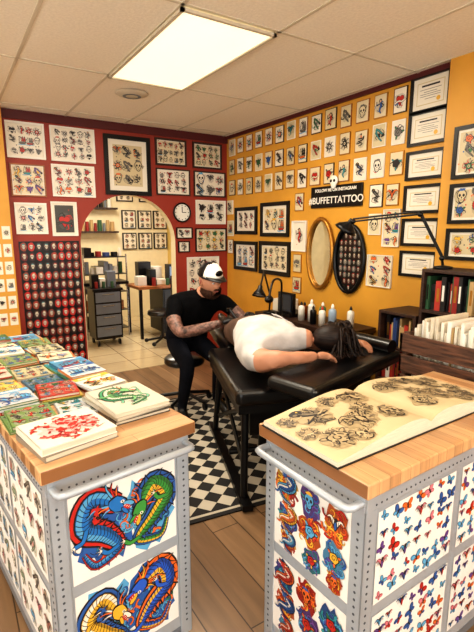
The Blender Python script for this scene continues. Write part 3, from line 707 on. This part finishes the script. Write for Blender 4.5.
b.obj('steel_frame',bed)
Ma=Matrix.Translation((-1.03,-3.03,0))@Matrix.Rotation(math.radians(12),4,'Z')
b=B(Ma@Matrix.Rotation(math.radians(-2),4,'Y')); b.box((-.48,-.17,.745),(.46,.17,.83),M_vinyl); b.obj('arm_pad',bed,bevel=.035,seg=4)
b=B(Ma); b.box((-.40,-.05,.715),(.40,.05,.745),M_blkm); b.cyl((.3,0,.72),(.3,0,.05),.02,M_blkm);b.box((.15,-.03,.01),(.45,.03,.05),M_blkm);b.box((.27,-.15,.01),(.33,.15,.05),M_blkm); b.obj('arm_pad_stand',bed)
b=B(Ma); b.cyl((.34,-.14,.875),(.39,.15,.875),.045,M_vinyl,20); b.obj('bolster',bed)
# ---------------------------------------------------------------- people
def body(name,P,E,root,parent=None,sub=2):
    names=list(P);me=bpy.data.meshes.new('t');me.from_pydata([P[n][0] for n in names],[(names.index(e[0]),names.index(e[1])) for e in E],[])
    o=bpy.data.objects.new('t',me);bpy.context.collection.objects.link(o)
    o.modifiers.new('s','SKIN');sv=me.skin_vertices[0].data
    for i,n in enumerate(names):
        r=P[n][1];sv[i].radius=(r,r) if not isinstance(r,tuple) else r;sv[i].use_root=(n==root)
    d=o.modifiers.new('u','SUBSURF');d.levels=d.render_levels=sub
    dg=bpy.context.evaluated_depsgraph_get();ev=o.evaluated_get(dg);m2=bpy.data.meshes.new_from_object(ev)
    bpy.data.objects.remove(o)
    ml=[]
    for e in E:
        if e[2] not in ml: ml.append(e[2])
    m2.materials.clear()
    for m in ml: m2.materials.append(m)
    segs=[(Vector(P[e[0]][0]),Vector(P[e[1]][0]),ml.index(e[2])) for e in E]
    for p in m2.polygons:
        c=p.center;best=9;bi=0
        for a,bb,k in segs:
            ab=bb-a;t=max(0,min(1,(c-a).dot(ab)/max(ab.length_squared,1e-9)));dd=(a+ab*t-c).length
            if dd<best: best=dd;bi=k
        p.material_index=bi;p.use_smooth=True
    o=bpy.data.objects.new(name,m2);bpy.context.collection.objects.link(o)
    if parent:o.parent=parent
    return o
def hand(name,wrist,palm,nrm,m,parent,curl=.9,sz=1.0,side=1):
    w=Vector(wrist);d=(Vector(palm)-w).normalized();n=Vector(nrm);n=(n-d*n.dot(d)).normalized();s=d.cross(n)*side
    P={'w':(tuple(w),.021),'p':(tuple(w+d*.05*sz),.026)};E=[('w','p',m)]
    P['k']=(tuple(w+d*.075*sz),.024);E.append(('p','k',m))
    for i,(off,ln) in enumerate(((-.027,.066),(-.009,.076),(.009,.071),(.026,.056))):
        a=w+d*.085*sz+s*off*sz;q=['f%d%d'%(i,j) for j in range(4)]
        P[q[0]]=(tuple(a),.0105);pos=a;ang=.25
        E.append(('k',q[0],m))
        for j,fr in enumerate((.45,.3,.25)):
            ang+=curl*(.4+.25*j); dd=d*math.cos(ang)-n*math.sin(ang); pos=pos+dd*ln*fr*sz
            P[q[j+1]]=(tuple(pos),.009-.001*j);E.append((q[j],q[j+1],m))
    a=w+d*.03*sz-s*.024*sz;P['t0']=(tuple(a),.012);a=a+(d*.7-s*.55-n*.4).normalized()*.035*sz;P['t1']=(tuple(a),.0105);a=a+(d*.9-n*.4+s*.1).normalized()*.028*sz;P['t2']=(tuple(a),.009)
    E+=[('p','t0',m),('t0','t1',m),('t1','t2',m)]
    return body(name,P,E,'p',parent)
def headrot(f,up=Vector((0,0,1))):
    y=-Vector(f).normalized();z=(Vector(up)-y*Vector(up).dot(y)).normalized();x=y.cross(z)
    return Matrix((x,y,z)).transposed()
def head(parent,c,f,up=(0,0,1),skin=M_skin,s=1.0,name='head'):
    R=headrot(f,up);c=Vector(c);b=B()
    def fn(u):
        x,y,z=u
        if z<0: x*=1-.28*(-z)**1.3;  y*=(1-.12*(-z)) 
        if y<0:
            g=math.exp(-((x/.16)**2+((z+.12)/.2)**2)); y-=.2*g*(1 if z<.05 else .6)
            for sx in(-.36,.36):
                g=math.exp(-(((x-sx)/.17)**2+((z-.08)/.13)**2)); y+=.10*g
            g=math.exp(-((x/.25)**2+((z+.75)/.2)**2)); y-=.1*g
            g=math.exp(-(((z-.27)/.09)**2+(x/.5)**2)); y-=.05*g
        else: y*=1.06
        return Vector((x,y,z))
    b.ell(c,(.076*s,.098*s,.12*s),skin,R,36,28,fn)
    T=lambda x,y,z:tuple(c+R@(Vector((x,y,z))*s))
    for sx in (-1,1):
        b.ell(T(sx*.028,-.080,.010),(.012*s,.009*s,.009*s),M_eye,R,12,8);b.ell(T(sx*.028,-.088,.010),(.005*s,.003*s,.005*s),M_hair,R,8,6)
        b.tube([T(sx*.014,-.092,.03),T(sx*.03,-.094,.036),T(sx*.046,-.083,.029)],.0035*s,M_hair,6)
        b.ell(T(sx*.077,.008,-.005),(.010*s,.020*s,.031*s),skin,R,12,8);b.ell(T(sx*.083,.004,-.002),(.005*s,.011*s,.019*s),M_lip,R,8,6)
    b.ell(T(0,-.094,-.055),(.023*s,.008*s,.006*s),M_lip,R,12,8)
    return b.obj(name,parent),R,T
art=empty('tattoo_artist')
P={'pel':((-1.25,-1.30,.63),.16),'bel':((-1.245,-1.37,.78),.17),'che':((-1.22,-1.47,.95),.165),'nb':((-1.20,-1.545,1.05),.085),'n2':((-1.193,-1.575,1.085),.066),'nk':((-1.185,-1.61,1.12),.056),
 'sr':((-1.42,-1.50,1.0),.085),'sl':((-1.00,-1.53,1.0),.085),
 'ur':((-1.49,-1.60,.89),.066),'er':((-1.49,-1.73,.80),.052),'fr':((-1.39,-1.85,.84),.047),'wr':((-1.24,-1.965,.90),.030),
 'ul':((-.92,-1.62,.91),.064),'el':((-.87,-1.72,.84),.050),'fl':((-.92,-1.84,.88),.045),'wl':((-.99,-1.95,.935),.030),
 'hr':((-1.35,-1.36,.60),.095),'kr':((-1.42,-1.72,.52),.068),'ar':((-1.46,-1.66,.13),.042),'tr':((-1.48,-1.84,.05),.04),
 'hl':((-1.13,-1.36,.60),.095),'kl':((-1.10,-1.68,.50),.068),'al':((-1.09,-1.60,.13),.042),'tl':((-1.08,-1.80,.05),.04)}
E=[('pel','bel',M_shirtb),('bel','che',M_shirtb),('che','nb',M_shirtb),('nb','n2',M_shirtb),('n2','nk',M_skin),('che','sr',M_shirtb),('che','sl',M_shirtb),
 ('sr','ur',M_shirtb),('ur','er',M_tat),('er','fr',M_tat),('fr','wr',M_tat),('sl','ul',M_shirtb),('ul','el',M_tat),('el','fl',M_tat),('fl','wl',M_tat),
 ('pel','hr',M_jean),('hr','kr',M_jean),('kr','ar',M_jean),('ar','tr',M_blk),('pel','hl',M_jean),('hl','kl',M_jean),('kl','al',M_jean),('al','tl',M_blk)]
body('body',P,E,'pel',art)
hand('hand_right',(-1.24,-1.965,.90),(-1.17,-2.03,.925),(0,0,1),M_glove,art,1.0,side=1)
hand('hand_left',(-.99,-1.95,.935),(-1.02,-2.03,.95),(0,0,1),M_glove,art,.7,side=-1)
ho,R,T=head(art,(-1.17,-1.65,1.19),(.12,-.95,-.26),(0,-.2,1),s=1.08)
sc=1.08
b=B()
def eb(c,rad,m,n,k,keep=None): b.ell(T(*c),tuple(q*sc for q in rad),m,R,n,k,keep=keep)
eb((0,-.018,-.062),(.079,.098,.078),M_beard,24,16,lambda u:(u.z<.30 and u.y<.5) and not(abs(u.x)<.3 and u.y<-.6 and -.05<u.z<.15))
eb((0,-.100,-.038),(.034,.008,.008),M_beard,12,8)
b.obj('beard',art)
b=B()
eb((0,.004,.045),(.088,.108,.098),M_blk,28,20,lambda u:u.z>-.15 and u.y>-.25)
eb((0,.004,.045),(.089,.109,.100),M_white,28,20,lambda u:u.z>-.15 and u.y<-.1)
vs=[];fs=[];n=12
for i in range(n+1):
    a=-1.15+2.3*i/n
    for q,dz in ((1.0,0),(1.35,-.002),(1.66*(.92+.08*math.cos(a)),-.006)):
        vs.append(T(.085*math.sin(a)*(1+.1*(q-1)),-.10*math.cos(a)*q,.056+dz-.014*abs(math.sin(a))*(q-.9)))
for i in range(n):
    for j in range(2): fs.append((i*3+j,i*3+j+1,i*3+3+j+1,i*3+3+j))
b.add(vs,fs,M_blk,True)
eb((0,-.100,.092),(.034,.010,.022),M_blk,14,8)
b.tube([T(.088*math.cos(a),.108*math.sin(a),.040) for a in [i*pi/12 for i in range(24)]],.005,M_blk,6,closed=True)
c_=b.obj('trucker_cap',art); sd=c_.modifiers.new('sol','SOLIDIFY');sd.thickness=.003
b=B(); b.cyl((-1.165,-2.08,.92),(-1.19,-1.99,1.0),.012,M_blkm,12);b.cyl((-1.155,-2.12,.885),(-1.165,-2.08,.92),.004,M_chrome,8);b.box((-1.21,-2.0,.985),(-1.17,-1.97,1.01),M_blkm);b.obj('tattoo_machine')
b=B(); b.lathe([(0,.40),(.17,.40),(.185,.415),(.185,.45),(.17,.465),(0,.47)],(-1.24,-1.28,0),M_vinyl,28)
b.cyl((-1.24,-1.28,.1),(-1.24,-1.28,.40),.022,M_chrome)
for i in range(5):
    a=i*2*pi/5;p=(-1.24+.25*math.cos(a),-1.28+.25*math.sin(a),.08);b.cyl((-1.24,-1.28,.12),p,.016,M_blkm);b.cyl((p[0]-.012,p[1],.043),(p[0]+.012,p[1],.043),.032,M_blk)
b.obj('rolling_stool')
cl=empty('client_lying')
P={'pel':((-1.14,-2.16,.855),.135),'bel':((-1.23,-2.38,.875),.150),'che':((-1.32,-2.62,.90),.175),'nb':((-1.19,-2.77,.925),.09),'n2':((-1.14,-2.81,.93),.065),'nk':((-1.10,-2.84,.93),.055),
 'sr':((-1.49,-2.70,.87),.100),'sl':((-1.20,-2.60,.97),.090),
 'ur':((-1.52,-2.84,.85),.082),'er':((-1.45,-2.96,.885),.046),'fr':((-1.33,-3.00,.885),.038),'wr':((-1.22,-3.01,.882),.026),
 'ul':((-1.05,-2.60,.90),.066),'el':((-.92,-2.70,.84),.044),'fl':((-.85,-2.80,.875),.036),'wl':((-.81,-2.90,.89),.026),
 'hr':((-1.20,-2.08,.835),.10),'kr':((-1.00,-1.72,.795),.066),'ar':((-.87,-1.36,.775),.042),'tr':((-.84,-1.24,.80),.034),
 'hl':((-1.03,-2.06,.845),.10),'kl':((-.86,-1.70,.795),.066),'al':((-.76,-1.36,.775),.042),'tl':((-.73,-1.24,.80),.034)}
E=[('pel','bel',M_brown),('bel','che',M_shirtw),('che','nb',M_shirtw),('nb','n2',M_shirtw),('n2','nk',M_skin),('che','sr',M_shirtw),('che','sl',M_shirtw),
 ('sr','ur',M_shirtw),('ur','er',M_skin),('er','fr',M_skin),('fr','wr',M_skin),('sl','ul',M_shirtw),('ul','el',M_skin),('el','fl',M_skin),('fl','wl',M_skin),
 ('pel','hr',M_brown),('hr','kr',M_brown),('kr','ar',M_brown),('ar','tr',M_blk),('pel','hl',M_brown),('hl','kl',M_brown),('kl','al',M_brown),('al','tl',M_blk)]
co=body('body',P,E,'pel',cl,3)
tx=bpy.data.textures.new('cloth_folds','CLOUDS');tx.noise_scale=.09
dm=co.modifiers.new('folds','DISPLACE');dm.texture=tx;dm.texture_coords='LOCAL';dm.strength=.022;dm.mid_level=.5
hand('hand_right',(-1.22,-3.01,.882),(-1.15,-3.02,.872),(0,0,1),M_skin,cl,.5,side=1)
hand('hand_left',(-.81,-2.90,.89),(-.79,-2.97,.885),(0,0,1),M_skin,cl,.5,side=-1)
ho,R,T=head(cl,(-1.01,-2.89,.94),(.25,.75,-.25),(.85,-.45,.1))
b=B(); b.ell(T(0,.016,.012),(.088,.108,.128),M_hair,R,28,20,keep=lambda u:u.y>-.35)
rg=random.Random(4)
for i in range(110):
    a=rg.uniform(-1.4,1.4);p0=Vector(T(.085*math.sin(a),.11*math.cos(a)*rg.uniform(.5,1),.03+.08*rg.random()))
    dx=Vector((rg.uniform(-.09,.06),rg.uniform(-.08,.05),0))
    b.tube(smoothp([p0,p0+dx*.5+Vector((0,0,.004)),(p0.x+dx.x*.9,p0.y+dx.y,max(.872,p0.z-.06)),(p0.x+dx.x*1.1,p0.y+dx.y*1.2-.01,.858)],3),[.008]*3+[.008]*4+[.006,.004,.002],M_hair,6)
b.obj('long_hair',cl)
# ---------------------------------------------------------------- work counter
b=B(); b.box((-.44,-2.42,.76),(-.02,-1.25,.80),M_wooddk)
b.box((-.42,-2.40,.06),(-.03,-1.27,.76),M_blk)
for i in range(3):
    for j in range(2):
        y=-2.38+.56*j; z=.1+.22*i; b.box((-.432,y,z),(-.42,y+.53,z+.2),M_blkm);b.cyl((-.44,y+.18,z+.15),(-.44,y+.35,z+.15),.006,M_chrome,8)
for y in (-2.35,-1.32):
    for x in (-.38,-.08): b.cyl((x,y-.01,.03),(x,y+.01,.03),.03,M_blk)
b.obj('work_counter',bevel=.003)
def bottle(x,y,z,h,r,c,cap):
    b=B();b.lathe([(0,0),(r,0),(r,h*.68),(r*.85,h*.76),(r*.35,h*.8),(r*.35,h*.86)],(x,y,z),c,16);b.lathe([(r*.42,h*.82),(r*.42,h*.9),(r*.12,h),(0,h)],(x,y,z),cap,12);b.obj('squeeze_bottle')
for x,y,h,r,c,cp in ((-.34,-1.84,.17,.03,M_white,M_blk),(-.30,-1.93,.20,.032,M_white,M_white),(-.36,-2.02,.16,.028,M_blk,M_blk),(-.28,-2.05,.19,.03,mat('green_soap',rgb(60,130,90),.2),M_white),(-.35,-2.12,.17,.03,M_white,mat('red_cap',RED,.4)),(-.33,-2.22,.2,.033,mat('blue_label',rgb(150,170,190),.3),M_white),(-.2,-2.3,.18,.03,M_white,M_blk),(-.25,-1.78,.15,.03,mat('amber',rgb(120,60,20),.2),M_blk)):
    bottle(x,y,.80,h,r,c,cp)
b=B(); b.box((-.36,-1.70,.80),(-.12,-1.50,.83),M_blk);b.box((-.33,-1.70,.83),(-.29,-1.48,1.02),M_blk);b.box((-.336,-1.685,.845),(-.33,-1.495,1.005),mat('screen_glass',rgb(34,44,60),.1));b.obj('power_supply_display',bevel=.004)
b=B(); b.box((-.24,-1.44,.80),(-.04,-1.28,.92),M_white);b.box((-.22,-1.42,.92),(-.08,-1.30,.926),M_paper);b.ell((-.15,-1.36,.94),(.03,.02,.03),M_paper);b.obj('paper_towel_box',bevel=.006)
def lamp(name,base,pts,hc,hd,r=.009,shade=.055):
    b=B();b.lathe([(0,0),(.06,0),(.06,.012),(.015,.02)],base,M_blkm,20)
    P=[base]+pts; 
    for i in range(len(P)-1):
        if i>0:
            o=Vector((0,0,.018)); b.cyl(P[i],P[i+1],r*.7,M_blkm,8);b.cyl(Vector(P[i])+o,Vector(P[i+1])+o,r*.7,M_blkm,8)
        else: b.cyl(P[i],P[i+1],r,M_blkm,8)
        b.ell(P[i+1],(.018,.018,.018),M_blkm)
    Rm=Vector(hd).normalized().to_track_quat('Z','Y').to_matrix()
    b.lathe([(.016,-.03),(.022,.0),(shade*.8,.035),(shade,.06),(shade*.97,.06),(shade*.75,.035)],hc,M_blkm,24,Rm);b.lathe([(0,.05),(shade*.9,.05)],hc,M_white,20,Rm)
    b.obj(name)
lamp('swing_arm_lamp',(-.24,-3.12,1.352),[(-.26,-3.12,1.42),(-.38,-3.02,1.70),(-.50,-2.56,1.66)],(-.50,-2.53,1.65),(-.2,.5,-.85),shade=.085)
lamp('magnifier_lamp',(-.36,-1.38,.802),[(-.36,-1.40,.95),(-.55,-1.55,1.22),(-.80,-1.85,1.13)],(-.82,-1.87,1.12),(-.3,-.2,-1),shade=.06)
b=B();b.cyl((-.62,-1.9,.03),(-.62,-1.9,1.05),.012,M_blkm)
for i in range(3):
    a=i*2*pi/3+.4;b.cyl((-.62,-1.9,.12),(-.62+.16*math.cos(a),-1.9+.16*math.sin(a),.025),.009,M_blkm)
b.tube(smoothp([(-.62,-1.9,1.05),(-.64,-1.92,1.18),(-.78,-2.0,1.2),(-.86,-2.05,1.08)],6),.009,M_blkm);b.ell((-.86,-2.05,1.06),(.04,.03,.03),M_blkm);b.obj('armrest_stand')

# ---------------------------------------------------------------- bookcases right
def books(b,x0,x1,y0,y1,z,hmin,hmax,rg,cols):
    y=y0
    while y<y1-.012:
        t=rg.uniform(.012,.045);t=min(t,y1-y);h=rg.uniform(hmin,hmax);m=rg.choice(cols);d=rg.uniform(0,.04)
        b.box((x0+d,y,z),(x1,y+t-.0015,z+h),m)
        if t>.02: b.box((x0+d-.0008,y+t*.25,z+h*.3),(x0+d,y+t*.7,z+h*.75),rg.choice([M_white,M_gold,M_blk]))
        y+=t
BC=[mat('bk_red',rgb(140,34,32),.5),mat('bk_black',rgb(24,22,24),.5),mat('bk_red2',rgb(170,52,40),.5),M_white,mat('bk_tan',rgb(180,150,104),.5),mat('bk_green',rgb(50,90,60),.5),mat('bk_blue',rgb(50,70,120),.5)]
rg=random.Random(31)
def bookcase(name,x0,x1,y0,y1,z0,z1,n,hm,cols):
    b=B();t=.02
    b.box((x0,y0,z0),(x1,y0+t,z1),M_wooddk);b.box((x0,y1-t,z0),(x1,y1,z1),M_wooddk);b.box((x1-.01,y0,z0),(x1,y1,z1),M_wooddk)
    st=(z1-z0-t)/n
    for i in range(n+1): b.box((x0,y0+t,z0+st*i),(x1-.01,y1-t,z0+st*i+t),M_wooddk)
    o=b.obj(name,bevel=.002)
    b=B()
    for i in range(n):
        books(b,x0+.02,x1-.02,y0+t+.002,y1-t-.002,z0+st*i+t,st*hm-.05,st*.97-t,rg,cols)
    b.obj('books',o)
bookcase('low_bookcase',-.36,-.02,-3.03,-2.72,.0,1.03,4,.7,[BC[0],BC[2],BC[6],BC[1],BC[3],BC[4]])
bookcase('tall_bookcase',-.36,-.075,-3.80,-3.05,.0,1.35,5,.75,[BC[0],BC[2],BC[1],BC[3],BC[4],BC[5],BC[1]])
b=B();b.box((-1.05,-4.45,.0),(-.62,-3.46,.76),M_wooddk);b.box((-1.06,-4.46,.745),(-.61,-3.45,.77),M_wooddk)
for z in (.05,.28,.51): b.box((-1.058,-4.40,z),(-1.05,-3.50,z+.2),M_woodmid)
b.obj('low_cabinet',bevel=.004)
b=B();x0,x1,y0,y1,z0,z1=-1.05,-.70,-4.20,-3.44,.772,1.09
for z in (z0,z0+.108,z0+.216):
    b.box((x0,y0,z),(x0+.015,y1,z+.092),M_crate);b.box((x1-.015,y0,z),(x1,y1,z+.092),M_crate);b.box((x0,y0,z),(x1,y0+.015,z+.092),M_crate);b.box((x0,y1-.015,z),(x1,y1,z+.092),M_crate)
for x in (x0+.012,x1-.037):
    for y in (y0+.012,y1-.037): b.box((x,y,z0),(x+.025,y+.025,z1),M_crate)
b.box((x0,y0,z0),(x1,y1,z0+.01),M_crate)
o=b.obj('wooden_crate',bevel=.002)
b=B();y=y0+.04
while y<y1-.05:
    t=rg.uniform(.006,.026);hh=rg.uniform(.33,.41);b.box((x0+.04+rg.uniform(0,.03),y,z0+.011),(x1-.04,y+t-.003,z0+hh),rg.choice([M_white,M_paper,M_pages,M_pages,BC[4],BC[3]]));y+=t
b.obj('print_folders',o)

# ---------------------------------------------------------------- back room furniture
rg=random.Random(8)
b=B()
X0,X1,Y0,Y1=-1.35,-.72,1.75,2.15
for x in (X0,X1):
    for y in (Y0,Y1): b.cyl((x,y,0),(x,y,1.25),.013,M_chrome,8)
for z in (.12,.40,.68,.95,1.2):
    b.box((X0,Y0,z),(X1,Y1,z+.012),M_blkm)
b.box((X0-.02,Y0-.02,.80),(X1+.02,Y1+.02,.84),M_blk)
o=b.obj('shelving_unit')
b=B()
for z in (.133,.413,.693,.963,1.213):
    x=X0+.03
    while x<X1-.08:
        w_=rg.uniform(.05,.13);w_=min(w_,X1-.02-x);hh=rg.uniform(.06,.2) if z!=.693 else .09
        m_=rg.choice([M_white,M_paper,M_blk,M_blk,BC[0],M_woodmid,M_greyd,BC[6],BC[5]])
        if rg.random()<.4: b.cyl((x+w_/2,Y0+.12,z),(x+w_/2,Y0+.12,z+hh),w_*.42,m_,14)
        else: b.box((x,Y0+.04,z),(x+w_-.012,Y1-.05,z+hh),m_)
        x+=w_
b.obj('supplies',o)
# black tool cart in front of shelving
b=B();b.box((-1.36,1.25,.10),(-.98,1.60,.78),M_blk);b.box((-1.38,1.23,.78),(-.96,1.62,.81),M_blkm)
for z in (.14,.30,.46,.62): b.box((-1.34,1.242,z),(-1.0,1.25,z+.14),M_greyd);b.cyl((-1.25,1.232,z+.11),(-1.09,1.232,z+.11),.006,M_chrome,8)
for x in (-1.32,-1.02):
    for y in (1.29,1.56): b.cyl((x-.012,y,.04),(x+.012,y,.04),.04,M_blk,14);b.cyl((x,y,.04),(x,y,.1),.01,M_chrome,8)
o=b.obj('tool_cart',bevel=.004)
b=B()
for x,y,w_,h_,m in ((-1.34,1.4,.1,.18,M_blk),(-1.22,1.42,.08,.12,M_white),(-1.12,1.4,.12,.22,M_greyd)): b.box((x,y,.811),(x+w_,y+.12,.811+h_),m)
for x in (-1.3,-1.2,-1.08): b.cyl((x,1.32,.811),(x,1.32,.9),.022,rg.choice([BC[0],BC[5],M_white]),12)
b.obj('equipment',o,bevel=.004)
b=B();b.box((-.68,1.35,.74),(.25,1.95,.78),M_woodmid)
b.box((-.3,1.38,.05),(.22,1.92,.72),M_blk)
for z in (.1,.31,.52): b.box((-.28,1.37,z),(.20,1.38,z+.19),M_blkm);b.cyl((-.12,1.36,z+.15),(.04,1.36,z+.15),.006,M_chrome,8)
for x in (-.65,.22):
    for y in (1.38,1.92): b.box((x-.02,y-.02,0),(x+.02,y+.02,.74),M_blkm)
o=b.obj('work_desk',bevel=.004)
b=B()
for x,y,w_,h_,m in ((-.64,1.5,.14,.14,M_white),(-.47,1.45,.10,.24,M_blk),(-.34,1.5,.16,.08,M_paper),(-.14,1.5,.2,.30,M_blk),(.1,1.5,.12,.2,M_greyd),(-.55,1.7,.2,.34,M_blk),(-.3,1.72,.14,.26,M_white)): b.box((x,y,.781),(x+w_,y+.15,.781+h_),m)
b.box((-.125,1.495,.86),(.045,1.50,1.05),mat('screen_lit',rgb(120,150,190),.2))
b.cyl((-.42,1.42,.781),(-.42,1.42,.9),.03,BC[0],14);b.cyl((-.2,1.42,.781),(-.2,1.42,.88),.028,BC[5],14)
b.obj('desk_clutter',o,bevel=.004)
b=B();b.box((-1.75,3.0,1.55),(-.4,3.19,1.58),M_wooddk);b.box((-1.75,3.0,1.95),(-.4,3.19,1.98),M_wooddk)
o=b.obj('wall_shelf');b=B()
for z in (1.581,1.981):
    x=-1.72
    while x<-.5: 
        r_=rg.uniform(.02,.04);b.cyl((x+r_,3.09,z),(x+r_,3.09,z+rg.uniform(.1,.22)),r_,rg.choice([M_white,M_blk,BC[0],BC[5],M_greyd,BC[4]]),12);x+=2*r_+.012
b.obj('ink_bottles',o)
b=B(); b.lathe([(0,.42),(.19,.42),(.21,.44),(.20,.49),(0,.50)],(-.50,.95,0),M_vinyl,20);b.cyl((-.50,.95,.1),(-.50,.95,.42),.022,M_blkm)
for i in range(5):
    a=i*2*pi/5;p=(-.50+.24*math.cos(a),.95+.24*math.sin(a),.05);b.cyl((-.50,.95,.1),p,.016,M_blkm);b.ell(p,(.03,.03,.03),M_blk)
b.tube([(-.36,.95,.45),(-.28,.95,.5),(-.27,.95,.75)],.014,M_blkm);b.box((-.29,.78,.62),(-.25,1.12,.95),M_vinyl)
b.obj('office_chair',bevel=.006)
def rframe(x,z0,z1,w_,y=3.199):
    b=B();b.box((x,y-.03,z0),(x+w_,y,z1),M_blk);b.box((x+.02,y-.034,z0+.02),(x+w_-.02,y-.03,z1-.02),M_paper);o=b.obj('framed_flash_print')
    A=Art(lambda u,v,h:Vector((u,y-.034-h,v)),None,.0005)
    for p in range(2):
        for q in range(3): motif(A,x+w_*(.3+.4*p),z0+(z1-z0)*(.2+.3*q),.045,rg,PALB,busy=3)
    A.obj('print',o)
for i in range(4): rframe(-1.2+.42*i,2.1,2.45,.3)
for i in range(3): rframe(-.28+.3*i,1.25,1.55,.26);
for i in range(3): rframe(-.28+.3*i,1.62,1.95,.26);

# ---------------------------------------------------------------- camera
cam=bpy.data.objects.new('camera',bpy.data.cameras.new('camera'));bpy.context.collection.objects.link(cam)
th=math.atan(86/450)
cam.location=(-2.97,-4.89,1.6);cam.data.sensor_fit='VERTICAL';cam.data.sensor_height=32;cam.data.lens=32*450/632;cam.data.clip_start=.05
cam.rotation_euler=(pi/2-th,0,-math.radians(32.5));bpy.context.scene.camera=cam
vs_=bpy.context.scene.view_settings
vs_.view_transform='Standard'; vs_.exposure=-0.05
try: vs_.look='Medium High Contrast'
except Exception: pass
